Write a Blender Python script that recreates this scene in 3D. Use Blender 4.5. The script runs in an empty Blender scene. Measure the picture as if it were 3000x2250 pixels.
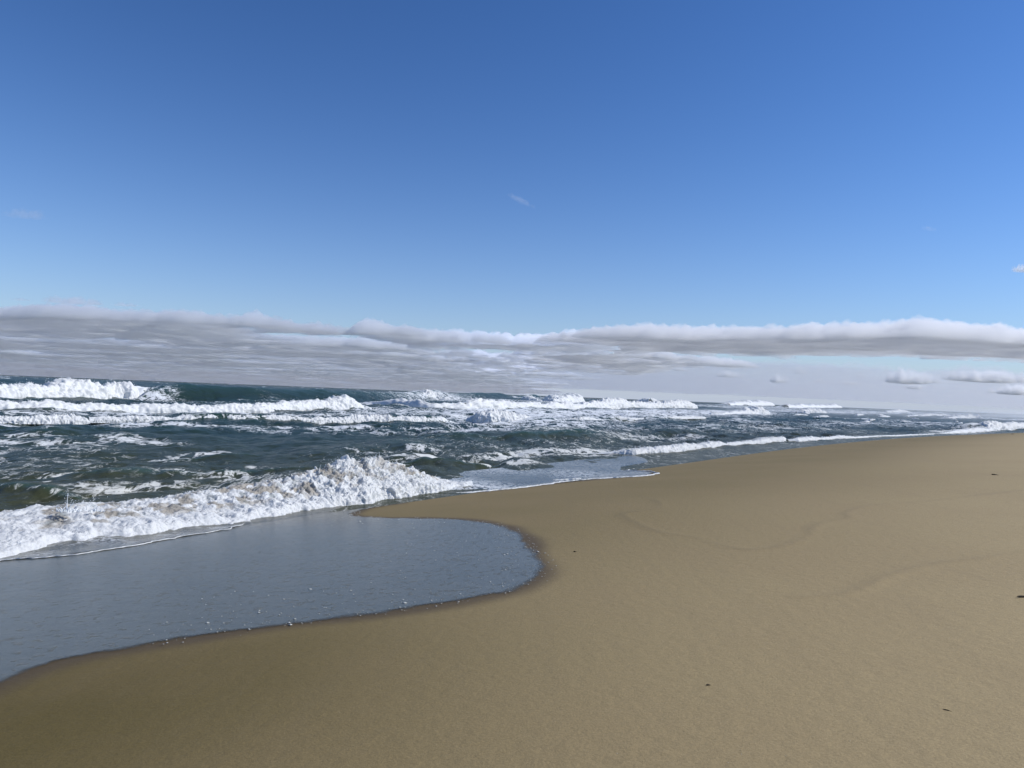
import bpy, math, random
import numpy as np
from mathutils import Vector, Matrix

C = bpy.context.scene.collection
SC = bpy.context.scene
R = math.radians

# ------------------------------------------------------------------ camera
CAM_H = 3.0
FPX = 2166.0                      # focal length in pixels of a 3000 px wide frame
PITCH = math.atan(31.0 / FPX)
ROLL = math.atan(0.0386)
F0 = np.array([0, math.cos(PITCH), math.sin(PITCH)])
U0 = np.array([0, -math.sin(PITCH), math.cos(PITCH)])
R0 = np.array([1.0, 0, 0])
RV = R0 * math.cos(ROLL) + U0 * math.sin(ROLL)
UV = U0 * math.cos(ROLL) - R0 * math.sin(ROLL)
cam = bpy.data.cameras.new('camera')
cam.sensor_width = 36.0
cam.lens = 36.0 * FPX / 3000.0
cam.clip_start = 0.1
cam.clip_end = 200000.0
co = bpy.data.objects.new('camera', cam)
C.objects.link(co)
m = Matrix(((RV[0], UV[0], -F0[0], 0), (RV[1], UV[1], -F0[1], 0), (RV[2], UV[2], -F0[2], CAM_H), (0, 0, 0, 1)))
co.matrix_world = m
SC.camera = co

# ------------------------------------------------------------------ world, sun, exposure
SUN_AZ, SUN_EL = 88.0, 42.0      # azimuth clockwise from the view direction
world = bpy.data.worlds.new('World')
SC.world = world
world.use_nodes = True
wn, wl = world.node_tree.nodes, world.node_tree.links
wn.clear()
sky = wn.new('ShaderNodeTexSky')
sky.sky_type = 'NISHITA'
sky.sun_disc = False
sky.sun_elevation = R(SUN_EL)
sky.sun_rotation = R(SUN_AZ)
sky.air_density = 1.0
sky.dust_density = 0.2
sky.ozone_density = 8.0
sky.altitude = 0.0
gam = wn.new('ShaderNodeGamma'); gam.inputs['Gamma'].default_value = 1.3
hsv = wn.new('ShaderNodeHueSaturation')
hsv.inputs['Saturation'].default_value = 1.03
hsv.inputs['Value'].default_value = 1.55
bg = wn.new('ShaderNodeBackground'); bg.inputs['Strength'].default_value = 0.05
wo = wn.new('ShaderNodeOutputWorld')
wl.new(sky.outputs[0], gam.inputs['Color'])
wl.new(gam.outputs[0], hsv.inputs['Color'])
# pale haze that every clear sky shows towards the horizon, the same all round
wtc = wn.new('ShaderNodeTexCoord'); wsep = wn.new('ShaderNodeSeparateXYZ')
wl.new(wtc.outputs['Generated'], wsep.inputs[0])
wab = wn.new('ShaderNodeMath'); wab.operation = 'ABSOLUTE'; wl.new(wsep.outputs['Z'], wab.inputs[0])
wdv = wn.new('ShaderNodeMath'); wdv.operation = 'MULTIPLY'; wdv.inputs[1].default_value = -1.0 / 0.105; wl.new(wab.outputs[0], wdv.inputs[0])
wex = wn.new('ShaderNodeMath'); wex.operation = 'EXPONENT'; wl.new(wdv.outputs[0], wex.inputs[0])
wmx = wn.new('ShaderNodeMix'); wmx.data_type = 'RGBA'; wmx.clamp_factor = True
wl.new(wex.outputs[0], wmx.inputs['Factor']); wl.new(hsv.outputs[0], wmx.inputs[6])
wmx.inputs[7].default_value = (9.9, 11.2, 13.6, 1)
wl.new(wmx.outputs[2], bg.inputs['Color'])
wl.new(bg.outputs[0], wo.inputs['Surface'])
sun = bpy.data.lights.new('sun', 'SUN')
sun.energy = 4.2
sun.angle = R(0.53)
sun.color = (1.0, 0.965, 0.905)
so = bpy.data.objects.new('sun', sun)
C.objects.link(so)
sd = Vector((math.sin(R(SUN_AZ)) * math.cos(R(SUN_EL)), math.cos(R(SUN_AZ)) * math.cos(R(SUN_EL)), math.sin(R(SUN_EL))))
so.rotation_euler = sd.to_track_quat('Z', 'Y').to_euler()
so.location = (0, 0, 60)
SC.view_settings.view_transform = 'Standard'
SC.view_settings.look = 'None'
SC.view_settings.exposure = 0.0
SC.view_settings.gamma = 1.0
SC.view_settings.use_curve_mapping = False
SC.cycles.max_bounces = 40
SC.cycles.transparent_max_bounces = 64
SC.cycles.volume_bounces = 40

# ------------------------------------------------------------------ numeric helpers
rng = np.random.default_rng(7)
GT = rng.uniform(0, 2 * np.pi, 4096)
G2 = np.stack([np.cos(GT), np.sin(GT)], 1)
g3 = rng.normal(size=(4096, 3)); G3 = g3 / np.linalg.norm(g3, axis=1)[:, None]

def fade(t): return t * t * t * (t * (t * 6 - 15) + 10)

def n2(x, y, s=0):
    xi = np.floor(x).astype(np.int64); yi = np.floor(y).astype(np.int64)
    xf = x - xi; yf = y - yi
    u, v = fade(xf), fade(yf)
    def g(i, j):
        h = ((xi + i) * 73856093 ^ (yi + j) * 19349663 ^ (s * 83492791 + 12345)) & 0x7fffffff
        h = (h ^ (h >> 13)) * 1274126177 & 0x7fffffff
        k = G2[(h >> 7) & 4095]
        return k[..., 0] * (xf - i) + k[..., 1] * (yf - j)
    a = g(0, 0); b = g(1, 0); c = g(0, 1); d = g(1, 1)
    return ((a + (b - a) * u) * (1 - v) + (c + (d - c) * u) * v) * 1.5

def n3(x, y, z, s=0):
    xi = np.floor(x).astype(np.int64); yi = np.floor(y).astype(np.int64); zi = np.floor(z).astype(np.int64)
    xf = x - xi; yf = y - yi; zf = z - zi
    u, v, w = fade(xf), fade(yf), fade(zf)
    def g(i, j, k):
        h = ((xi + i) * 73856093 ^ (yi + j) * 19349663 ^ (zi + k) * 50331653 ^ (s * 83492791 + 12345)) & 0x7fffffff
        h = (h ^ (h >> 13)) * 1274126177 & 0x7fffffff
        q = G3[(h >> 7) & 4095]
        return q[..., 0] * (xf - i) + q[..., 1] * (yf - j) + q[..., 2] * (zf - k)
    def lerp(a, b, t): return a + (b - a) * t
    return lerp(lerp(lerp(g(0, 0, 0), g(1, 0, 0), u), lerp(g(0, 1, 0), g(1, 1, 0), u), v),
                lerp(lerp(g(0, 0, 1), g(1, 0, 1), u), lerp(g(0, 1, 1), g(1, 1, 1), u), v), w) * 1.5

def fbm2(x, y, o=4, s=0, gain=0.5):
    r = 0; a = 1.0; t = 0
    for i in range(o):
        r = r + a * n2(x * 2 ** i, y * 2 ** i, s + i); t += a; a *= gain
    return r / t

def smooth(a, b, x):
    t = np.clip((x - a) / (b - a), 0, 1)
    return t * t * (3 - 2 * t)

def ray(px, py):
    d = F0 * FPX + RV * (px - 1500.0) - UV * (py - 1125.0)
    return d / d[1]

# beach frame: u along the shore, s landward distance from the still-water line
P0 = np.array([-2.1, 20.7]); AZ = R(35.0)
SA = np.array([math.sin(AZ), math.cos(AZ)]); SN = np.array([math.cos(AZ), -math.sin(AZ)])

def us(x, y):
    dx, dy = x - P0[0], y - P0[1]
    u = dx * SA[0] + dy * SA[1]
    s = dx * SN[0] + dy * SN[1]
    k = np.clip((u - 25) / 100, 0, 1)
    bend = 12.6 * k * k + np.maximum(u - 125, 0) * 0.252
    return u, s - bend

def sand_z(x, y):
    u, s = us(x, y)
    z = np.where(s < 0, np.maximum(0.11 * s, -3.0), 0)
    t = np.clip(s, 0, 24)
    zz = 0.112 * t - 0.0014 * t * t
    z = z + np.where(s > 0, zz, 0)
    z = z + 0.06 * np.exp(-(((x - 2.0) / 3.5) ** 2 + ((y - 15.0) / 4.5) ** 2)) - 0.05 * np.exp(-(((x + 3.0) / 4.0) ** 2 + ((y - 9.0) / 4.0) ** 2))
    z = z + 0.02 * n2(x * 0.11, y * 0.11, 5) * smooth(-2, 6, s)
    return z

def on_ground(px, py, zf=sand_z):
    d = ray(px, py)
    lo, hi = 1.0, 3000.0
    # first crossing by marching, then bisection
    t = 1.0
    while t < 4000 and CAM_H + d[2] * t > float(zf(np.float64(d[0] * t), np.float64(t))):
        lo = t; t *= 1.02
    hi = t
    for _ in range(30):
        mid = (lo + hi) / 2
        if CAM_H + d[2] * mid > float(zf(np.float64(d[0] * mid), np.float64(mid))): lo = mid
        else: hi = mid
    return np.array([d[0] * hi, hi])

def flat0(x, y): return 0.0 * x
def at_sea(px, py):
    d = ray(px, py); t = -CAM_H / d[2]
    return np.array([d[0] * t, t])

def mesh_obj(name, verts, faces, mat, parent=None, attrs=None, smooth_=True, kind=None):
    me = bpy.data.meshes.new(name)
    verts = np.asarray(verts, dtype=np.float32)
    faces = np.asarray(faces, dtype=np.int32)
    k = faces.shape[1]
    me.vertices.add(len(verts)); me.vertices.foreach_set('co', verts.ravel())
    me.loops.add(faces.size); me.loops.foreach_set('vertex_index', faces.ravel())
    me.polygons.add(len(faces))
    me.polygons.foreach_set('loop_start', np.arange(0, faces.size, k, dtype=np.int32))
    me.polygons.foreach_set('loop_total', np.full(len(faces), k, dtype=np.int32))
    if smooth_:
        me.polygons.foreach_set('use_smooth', np.ones(len(faces), dtype=bool))
    me.update(calc_edges=True)
    for a, v in (attrs or {}).items():
        at = me.attributes.new(a, 'FLOAT', 'POINT')
        at.data.foreach_set('value', np.asarray(v, dtype=np.float32).ravel())
    me.validate()
    me.materials.append(mat)
    o = bpy.data.objects.new(name, me)
    C.objects.link(o)
    if parent is not None: o.parent = parent
    if kind: o['kind'] = kind
    return o

def empty(name, loc=(0, 0, 0)):
    o = bpy.data.objects.new(name, None); C.objects.link(o); o.location = loc
    return o

def tag(o, label, cat, group=None, kind=None):
    o['label'] = label
    if cat: o['category'] = cat
    if group: o['group'] = group
    if kind: o['kind'] = kind
    return o

def grid_faces(nu, nv, keep=None):
    i = np.arange(nu - 1)[:, None] * nv + np.arange(nv - 1)[None, :]
    f = np.stack([i, i + nv, i + nv + 1, i + 1], -1).reshape(-1, 4)
    if keep is not None:
        kk = keep.ravel()
        ok = kk[f].any(axis=1)
        f = f[ok]
    return f

def compact(verts, faces, attrs):
    used = np.zeros(len(verts), bool); used[faces.ravel()] = True
    idx = np.cumsum(used) - 1
    return verts[used], idx[faces], {k: np.asarray(v).ravel()[used] for k, v in attrs.items()}

# ------------------------------------------------------------------ materials
class NT:
    def __init__(s, name):
        s.m = bpy.data.materials.new(name); s.m.use_nodes = True
        s.t = s.m.node_tree; s.t.nodes.clear()
        s.out = s.n('ShaderNodeOutputMaterial')
    def n(s, t, **kw):
        o = s.t.nodes.new(t)
        for k, v in kw.items():
            if k.startswith('_'): setattr(o, k[1:], v)
        return o
    def l(s, a, b): s.t.links.new(a, b)
    def val(s, v, inp):
        if hasattr(v, 'is_output'): s.l(v, inp)
        else: inp.default_value = v
    def math(s, op, a, b=0.0, c=0.0, clamp=False):
        o = s.t.nodes.new('ShaderNodeMath'); o.operation = op; o.use_clamp = clamp
        s.val(a, o.inputs[0]); s.val(b, o.inputs[1]); s.val(c, o.inputs[2])
        return o.outputs[0]
    def attr(s, n):
        o = s.t.nodes.new('ShaderNodeAttribute'); o.attribute_name = n
        return o.outputs['Fac']
    def pos(s, scale=(1, 1, 1), rot=(0, 0, 0)):
        g = s.t.nodes.new('ShaderNodeNewGeometry')
        mp = s.t.nodes.new('ShaderNodeMapping')
        mp.inputs['Scale'].default_value = scale; mp.inputs['Rotation'].default_value = rot
        s.l(g.outputs['Position'], mp.inputs['Vector'])
        return mp.outputs[0]
    def noise(s, vec, scale, detail=3, rough=0.55, dist=0.0, out='Fac'):
        o = s.t.nodes.new('ShaderNodeTexNoise')
        s.l(vec, o.inputs['Vector'])
        o.inputs['Scale'].default_value = scale; o.inputs['Detail'].default_value = detail
        o.inputs['Roughness'].default_value = rough; o.inputs['Distortion'].default_value = dist
        return o.outputs[out]
    def sstep(s, v, a, b):
        o = s.t.nodes.new('ShaderNodeMapRange'); o.interpolation_type = 'SMOOTHSTEP'
        s.val(v, o.inputs['Value']); s.val(a, o.inputs['From Min']); s.val(b, o.inputs['From Max'])
        return o.outputs['Result']
    def mix(s, f, a, b):
        o = s.t.nodes.new('ShaderNodeMix'); o.data_type = 'RGBA'
        s.val(f, o.inputs['Factor'])
        for v, i in ((a, 6), (b, 7)):
            if hasattr(v, 'is_output'): s.l(v, o.inputs[i])
            else: o.inputs[i].default_value = (*v, 1)
        return o.outputs[2]
    def bump(s, h, strength=1.0, dist=0.01, normal=None):
        o = s.t.nodes.new('ShaderNodeBump')
        s.val(strength, o.inputs['Strength']); s.val(dist, o.inputs['Distance'])
        s.l(h, o.inputs['Height'])
        if normal is not None: s.l(normal, o.inputs['Normal'])
        return o.outputs[0]
    def bsdf(s, col, rough, ior=1.45, spec=0.5, normal=None, sss=0.0, alpha=None):
        o = s.t.nodes.new('ShaderNodeBsdfPrincipled')
        if hasattr(col, 'is_output'): s.l(col, o.inputs['Base Color'])
        else: o.inputs['Base Color'].default_value = (*col, 1)
        s.val(rough, o.inputs['Roughness']); s.val(ior, o.inputs['IOR'])
        s.val(spec, o.inputs['Specular IOR Level'])
        if normal is not None: s.l(normal, o.inputs['Normal'])
        if alpha is not None: s.val(alpha, o.inputs['Alpha'])
        if sss:
            o.inputs['Subsurface Weight'].default_value = sss
            o.inputs['Subsurface Radius'].default_value = (0.05, 0.06, 0.07)
            o.inputs['Subsurface Scale'].default_value = 1.0
        return o.outputs[0]
    def mixsh(s, f, a, b):
        o = s.t.nodes.new('ShaderNodeMixShader'); s.val(f, o.inputs[0]); s.l(a, o.inputs[1]); s.l(b, o.inputs[2])
        return o.outputs[0]
    def done(s, sh):
        s.l(sh, s.out.inputs['Surface']); return s.m

def mat_sand():
    t = NT('sand')
    p = t.pos()
    wet = t.attr('wet'); mark = t.attr('mark'); damp = t.attr('damp')
    big = t.noise(p, 0.35, 4, 0.5)
    fine = t.noise(p, 60, 3, 0.75)
    grain = t.noise(p, 260, 2, 0.8)
    pst = t.pos((1.0, 1.0, 1.0), (0, 0, AZ))
    streak = t.noise(t.pos((4.0, 0.35, 1), (0, 0, AZ)), 1.3, 4, 0.6)
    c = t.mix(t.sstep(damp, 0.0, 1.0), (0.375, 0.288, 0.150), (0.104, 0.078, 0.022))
    c = t.mix(t.math('MULTIPLY', t.sstep(big, 0.35, 0.7), 0.22), c, (0.270, 0.196, 0.102))
    c = t.mix(t.math('MULTIPLY', t.sstep(streak, 0.45, 0.72), 0.07), c, (0.15, 0.122, 0.078))
    c = t.mix(t.math('MULTIPLY', mark, 0.36), c, (0.125, 0.10, 0.062))
    c = t.mix(t.math('MULTIPLY', wet, 0.85), c, (0.085, 0.06, 0.032))
    g = t.math('ADD', t.math('MULTIPLY', t.math('SUBTRACT', fine, 0.5), 0.75), t.math('MULTIPLY', t.math('SUBTRACT', grain, 0.5), 0.8))
    hs = t.n('ShaderNodeHueSaturation'); t.l(c, hs.inputs['Color'])
    t.l(t.math('ADD', 1.0, g), hs.inputs['Value'])
    h = t.math('ADD', t.math('MULTIPLY', t.noise(p, 9, 4, 0.6), 0.012), t.math('ADD', t.math('MULTIPLY', fine, 0.004), t.math('MULTIPLY', grain, 0.0014)))
    nrm = t.bump(h, 0.8, 1.0)
    rough = t.math('SUBTRACT', 0.85, t.math('MULTIPLY', wet, 0.15))
    return t.done(t.bsdf(hs.outputs[0], rough, 1.4, 0.35, nrm))

def mat_film():
    """thin sheet of water over sand: mirror-like, its rim broken by noise"""
    t = NT('swash_film')
    p = t.pos()
    sdv = t.attr('sd')                       # metres inside the rim
    foam = t.attr('foam')
    rim = t.noise(t.pos((1, 1, 1), (0, 0, AZ)), 2.2, 5, 0.6)
    e = t.math('ADD', sdv, t.math('MULTIPLY', t.math('SUBTRACT', rim, 0.5), 0.35))
    cover = t.sstep(e, -0.02, 0.13)
    lace = t.noise(p, 3.0, 5, 0.6, 1.5)
    ridge = t.math('MULTIPLY', t.math('ABSOLUTE', t.math('SUBTRACT', lace, 0.5)), 4.0)
    fm = t.math('SUBTRACT', 1.0, t.sstep(ridge, t.math('SUBTRACT', foam, 0.15), t.math('ADD', foam, 0.15)))
    fm = t.math('MULTIPLY', fm, t.sstep(foam, 0.0, 0.25))
    spots = t.noise(p, 9, 3, 0.6)
    h = t.math('ADD', t.math('MULTIPLY', t.noise(t.pos((1, 1, 1), (0, 0, AZ)), 3.0, 3, 0.55), 0.010),
               t.math('ADD', t.math('MULTIPLY', t.sstep(spots, 0.58, 0.66), 0.010), t.math('MULTIPLY', t.noise(p, 45, 3, 0.7), 0.004)))
    nrm = t.bump(h, 0.55, 1.0)
    wcol = t.mix(t.noise(p, 0.6, 3), (0.074, 0.078, 0.058), (0.106, 0.104, 0.078))
    water = t.bsdf(wcol, 0.24, 1.36, 0.5, nrm)
    fo = t.bsdf((0.72, 0.75, 0.76), 0.7, 1.33, 0.3, nrm)
    tr = t.n('ShaderNodeBsdfTransparent').outputs[0]
    sh = t.mixsh(t.math('MULTIPLY', fm, 0.85), water, fo)
    return t.done(t.mixsh(cover, tr, sh))

def mat_sea():
    t = NT('sea_water')
    p = t.pos()
    foam = t.attr('foam'); shallow = t.attr('shallow'); crest = t.attr('crest')
    ps = t.pos((1.0, 0.45, 1.0), (0, 0, AZ))
    d1 = t.noise(ps, 0.7, 5, 0.62, 1.2)
    d2 = t.noise(ps, 3.2, 4, 0.65, 0.8)
    r1 = t.math('MULTIPLY', t.math('ABSOLUTE', t.math('SUBTRACT', d1, 0.5)), 4.5)
    r2 = t.math('MULTIPLY', t.math('ABSOLUTE', t.math('SUBTRACT', d2, 0.5)), 4.0)
    v = t.math('ADD', t.math('MULTIPLY', r1, 0.6), t.math('MULTIPLY', r2, 0.4))
    fm = t.math('SUBTRACT', 1.0, t.sstep(v, t.math('SUBTRACT', foam, 0.16), t.math('ADD', foam, 0.05)))
    fm = t.math('MULTIPLY', fm, t.sstep(foam, 0.01, 0.12))
    c = t.mix(shallow, (0.019, 0.036, 0.030), (0.048, 0.051, 0.026))
    c = t.mix(t.math('MULTIPLY', crest, 0.6), c, (0.028, 0.075, 0.062))  # greener crests: light passing through thin water, put into the colour
    h = t.math('ADD', t.math('MULTIPLY', t.noise(p, 1.3, 4, 0.62), 0.16), t.math('MULTIPLY', t.noise(p, 5.0, 4, 0.65), 0.034))
    nrm = t.bump(h, 0.9, 1.0)
    water = t.bsdf(c, 0.17, 1.333, 0.24, nrm)
    fh = t.bump(t.math('ADD', fm, t.noise(p, 8, 3, 0.6)), 0.6, 0.03)
    fcol = t.mix(shallow, (0.74, 0.77, 0.79), (0.70, 0.70, 0.64))
    fo = t.bsdf(fcol, 0.75, 1.33, 0.25, fh)
    df = t.n('ShaderNodeBsdfDiffuse'); t.l(c, df.inputs['Color']); t.l(nrm, df.inputs['Normal'])
    water = t.mixsh(0.48, water, df.outputs[0])          # silt and fine bubbles dull the mirror
    return t.done(t.mixsh(t.math('MULTIPLY', fm, t.math('ADD', 0.66, t.math('MULTIPLY', foam, 0.45)), 0.0, True), water, fo))

def mat_foam():
    t = NT('foam')
    p = t.pos()
    sandy = t.attr('sandy'); thin = t.attr('thin')
    c = t.mix(sandy, (0.82, 0.835, 0.83), (0.31, 0.265, 0.195))
    c = t.mix(thin, c, (0.10, 0.14, 0.15))
    f = t.noise(p, 18, 6, 0.72)
    holes = t.sstep(t.noise(p, 11, 5, 0.7, 0.6), 0.56, 0.74)
    c = t.mix(t.math('MULTIPLY', holes, 0.42), c, (0.30, 0.34, 0.35))
    nrm = t.bump(f, 0.7, 0.045)
    d = t.bsdf(c, 0.55, 1.33, 0.3, nrm)
    tr = t.n('ShaderNodeBsdfTranslucent'); t.l(c, tr.inputs['Color']); t.l(nrm, tr.inputs['Normal'])
    return t.done(t.mixsh(0.20, d, tr.outputs[0]))

def mat_plain(name, col, rough=0.7):
    t = NT(name)
    f = t.noise(t.pos(), 90, 3)
    c = t.mix(f, tuple(v * 0.7 for v in col), tuple(min(1, v * 1.2) for v in col))
    return t.done(t.bsdf(c, rough, 1.4, 0.3))

M_SAND, M_FILM, M_SEA, M_FOAM = mat_sand(), mat_film(), mat_sea(), mat_foam()
M_DROP = mat_plain('spray_white', (0.8, 0.83, 0.85), 0.5)
M_WOOD = mat_plain('dark_driftwood', (0.045, 0.034, 0.02))
M_SHELL = mat_plain('pale_shell', (0.6, 0.55, 0.46))

# ------------------------------------------------------------------ clouds (closed volumes of real size, 7 km and more away)
def mat_cloud(name, dens, g=0.35, alb=(0.985, 0.992, 1.0)):  # bluish alb stands in for the blue haze in front of distant clouds
    m_ = bpy.data.materials.new(name); m_.use_nodes = True
    t = m_.node_tree; t.nodes.clear()
    v = t.nodes.new('ShaderNodeVolumePrincipled'); o = t.nodes.new('ShaderNodeOutputMaterial')
    v.inputs['Color'].default_value = (*alb, 1); v.inputs['Density'].default_value = dens
    v.inputs['Anisotropy'].default_value = g
    t.links.new(v.outputs[0], o.inputs['Volume'])
    return m_
M_CLOUD = mat_cloud('white_cloud', 0.0072, 0.30, (0.987, 0.992, 1.0))
M_GREY = mat_cloud('grey_bank', 0.0070, 0.35, (0.972, 0.985, 1.0))
M_PUFF = mat_cloud('small_cloud', 0.0060, 0.2, (0.998, 0.999, 1.0))
M_VEIL = mat_cloud('cloud_veil', 0.00042, 0.35, (0.962, 0.980, 1.0))
M_WISP = mat_cloud('thin_cloud', 0.0011)
BASE = 690.0

def pillow(name, X, Y, T, bottom, mat, label, cat='cloud', group=None):
    """closed skin round the air where the thickness T is above zero"""
    nu, nv = T.shape
    T = T.copy(); T[0] = T[-1] = 0; T[:, 0] = T[:, -1] = 0
    pos = T > 0
    f = grid_faces(nu, nv, pos)
    top = np.stack([X, Y, bottom + T], -1).reshape(-1, 3); bot = np.stack([X, Y, bottom], -1).reshape(-1, 3)
    tf = f; n = nu * nv
    mp = np.where(pos.ravel(), np.arange(n) + n, np.arange(n))
    bf = mp[f][:, ::-1]
    V, Fc, _ = compact(np.vstack([top, bot]), np.vstack([tf, bf]), {})
    o = mesh_obj(name, V, Fc, mat)
    return tag(o, label, cat, group)

def cloud_grid(y0, y1, k0, k1, nu, nv):
    yy = y0 * (y1 / y0) ** np.linspace(0, 1, nv); kk = np.linspace(k0, k1, nu)
    K, YY = np.meshgrid(kk, yy, indexing='ij')
    return K * YY, YY, K

def biggest_piece(T):
    on = T > 0
    lab = np.where(on, np.arange(T.size).reshape(T.shape) + 1, 0)
    for it in range(400):
        p = lab.copy()
        for ax in (0, 1):
            for st in (1, -1):
                l = np.moveaxis(lab, ax, 0)[::st]
                for i in range(1, l.shape[0]):
                    np.maximum(l[i], l[i - 1], out=l[i], where=(l[i] > 0) & (l[i - 1] > 0))
        if (p == lab).all(): break
    ids, n = np.unique(lab[on], return_counts=True)
    return np.where(lab == ids[np.argmax(n)], T, 0)

EDGE = np.array([(-600, 860), (-300, 885), (0, 892), (200, 893), (400, 900), (600, 905), (850, 918), (1100, 930), (1400, 950), (1500, 956), (1620, 956), (1750, 954), (2000, 954), (2200, 958), (2350, 955), (2500, 947), (2700, 938), (2850, 945), (3000, 957), (3400, 950)], float)
def bank(side):
    X, Y, K = cloud_grid(5200, 91000, -0.98, 0.98, 900, 440)
    px = 1500 + FPX * K
    hor = 1091 + 0.0386 * px
    right = smooth(1250, 2250, px)
    el = (hor - np.interp(px, EDGE[:, 0], EDGE[:, 1]) + 20 + 14 * right) / FPX
    thick = 225 + 5 * right
    yn = (BASE + thick * (0.80 + 0.22 * right)) / el                      # near rim of the bank
    yn = yn * (1 + 0.05 * fbm2(X / 2600, Y / 9000, 3, 801))
    d = Y - yn
    streak = fbm2(X / 3800 + 3, Y / 2500, 6, 810, 0.60)
    puff = fbm2(X / 800, Y / 1300, 5, 820, 0.62)
    roll = smooth(-300, 500, d) * (1 - right * smooth(1500, 3200, d))
    far = smooth(2500, 6000, d) * right
    cov = roll * (0.54 + 0.42 * right) + streak * (1.65 - 0.95 * right * (1 - far)) + (1.05 - 0.45 * right) * puff - 0.22
    cov = cov - 0.10 * far - (1 - smooth(-900, 100, d)) * 0.5
    cov = cov - 0.9 * (smooth(1250, 2050, px + 260 * n2(Y / 1500, Y * 0, 850)) if side == 0 else smooth(1750, 1050, px + 260 * n2(Y / 1500, Y * 0, 850)))
    T = np.clip(cov, 0, 1.0)
    T = np.clip(T * 1.7, 0, 1) ** 0.5 * thick * (1.0 + 0.30 * fbm2(X / 2100, Y / 1700, 4, 829) - 0.22 * (1 - np.abs(n2(X / 700, Y / 560, 830))) ** 2 - 0.24 * (1 - np.abs(n2(X / 330, Y / 250, 831))) ** 2
                        - 0.22 * (1 - np.abs(n2(X / 150, Y / 120, 832))) ** 2 - 0.12 * (1 - np.abs(n2(X / 70, Y / 60, 833))) ** 2 + 0.24)
    T = biggest_piece(T)
    bottom = BASE + 40 * fbm2(X / 1500, Y / 900, 3, 840) + 18 * n2(X / 380, Y / 300, 841) - (X * X + Y * Y) / 12.74e6      # the earth falls away under it
    lab = ('long grey layered cloud bank along the horizon on the left', 'white-topped cloud bank with a shaded flat base along the horizon on the right')[side]
    return pillow('cloud_bank', X, Y, T, bottom, (M_GREY, M_CLOUD)[side], lab, 'cloud bank')
bank(0)
bank(1)
def veil(px0, px1, y0, y1, alt, thick, seed, label):
    X, Y, K = cloud_grid(y0, y1, (px0 - 1500) / FPX, (px1 - 1500) / FPX, 420, 260)
    e = smooth(0, .25, (K - K.min()) / (K.max() - K.min())) * smooth(1, 0.92, (K - K.min()) / (K.max() - K.min()))
    lv = np.log(Y / y0) / math.log(y1 / y0)
    cov = 0.40 * e - 0.25 * (1 - e) + 1.2 * fbm2(X / 3800 + seed, Y / 2100, 5, seed, .6) - 0.6 * (1 - smooth(0, .2, lv)) - .6 * smooth(.9, 1, lv)
    T = np.clip(cov, 0, 1) ** .7 * thick * (1 + .5 * n2(X / 600, Y / 500, seed + 9))
    return pillow('cloud_veil', X, Y, biggest_piece(T), alt - (X * X + Y * Y) / 12.74e6, M_VEIL, label, 'cloud', 'thin veils of cloud over the horizon')
veil(1000, 3400, 25000, 92000, 1500, 560, 1301, 'pale hazy veil of cloud filling the sky between the white-topped bank and the horizon')

def puff_cloud(px0, px1, ytop, ybot, seed, label, mat=None, alt=BASE, group='small clouds low in the sky', name='cloud', slant=0.0, hf=1.5):
    """one cloud seen between px0..px1, from its base altitude"""
    pm = (px0 + px1) / 2; hor = 1091 + 0.0386 * pm
    D = alt * FPX / (hor - ybot)
    w = (px1 - px0) / FPX * D; h = (ybot - ytop) / FPX * D
    c = (pm - 1500) / FPX * D
    nu, nv = 110, 70
    a = np.linspace(-.62, .62, nu); b = np.linspace(-.62, .62, nv)
    A, B = np.meshgrid(a, b, indexing='ij')
    X = c + A * w; Y = D + (B + .5) * w * 0.6
    r2 = (A / .5) ** 2 + (B / .5) ** 2
    cov = 0.80 - r2 + 2.1 * fbm2(A * 5.0 + seed, B * 3.6, 5, seed, .62)
    T = np.sqrt(np.clip(cov, 0, 1.2)) * h * hf * (1 - .3 * np.abs(n2(A * 8, B * 8 + seed, seed + 3)))
    bottom = alt + slant * A * w + h * .08 * n2(A * 4, B * 4, seed + 5) + h * .15 * np.clip(r2, 0, 1.6)
    T = np.maximum(T - h * .15 * np.clip(r2, 0, 1.6), 0)
    return pillow(name, X, Y, T, bottom, mat or M_PUFF, label, 'cloud', group)
PUFFS = [
 (2615, 2765, 1086, 1117, 'small white cumulus low over the sea with a pointed top, right of centre'),
 (2815, 3060, 1086, 1112, 'bright flat cumulus low at the right edge of the sky'),
 (2508, 2540, 1087, 1100, 'tiny round white cloud left of the pointed cumulus'),
 (2325, 2370, 1072, 1088, 'tiny white cloud under the dark base of the white-topped bank'),
 (2465, 2530, 1111, 1119, 'thin flat white streak of cloud just left below the pointed cumulus'),
 (2385, 2420, 1104, 1113, 'speck of white cloud between the tiny round one and the far surf'),
 (2255, 2320, 1095, 1114, 'faint pale cloud low over the sea right of centre'),
 (2940, 3080, 1128, 1150, 'pale cloud nearest the horizon at the right edge'),
 (2660, 2720, 1120, 1133, 'flat pale cloud just under the pointed cumulus'),
 (2100, 2180, 1084, 1098, 'small whitish cloud under the left end of the dark cloud base'),
 (1900, 1970, 1048, 1066, 'small pale cloud touching the underside of the bank right of centre'),
]
for i, (a, b, c, d, lab) in enumerate(PUFFS):
    puff_cloud(a, b, c, d, 900 + 17 * i, lab)
M_SCRAP = mat_cloud('grey_scrap', 0.0034, 0.35, (0.962, 0.980, 1.0))
puff_cloud(82, 262, 848, 876, 1201, 'grey flat cloud floating just above the bank at the left', M_SCRAP, 1150, hf=0.8)
puff_cloud(300, 385, 872, 886, 1202, 'small grey scrap of cloud right of the grey floating cloud', M_SCRAP, 1100, hf=0.8)
puff_cloud(5, 70, 860, 870, 1207, 'thin grey shred of cloud at the far left above the bank', M_SCRAP, 1100, hf=0.8)
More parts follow.
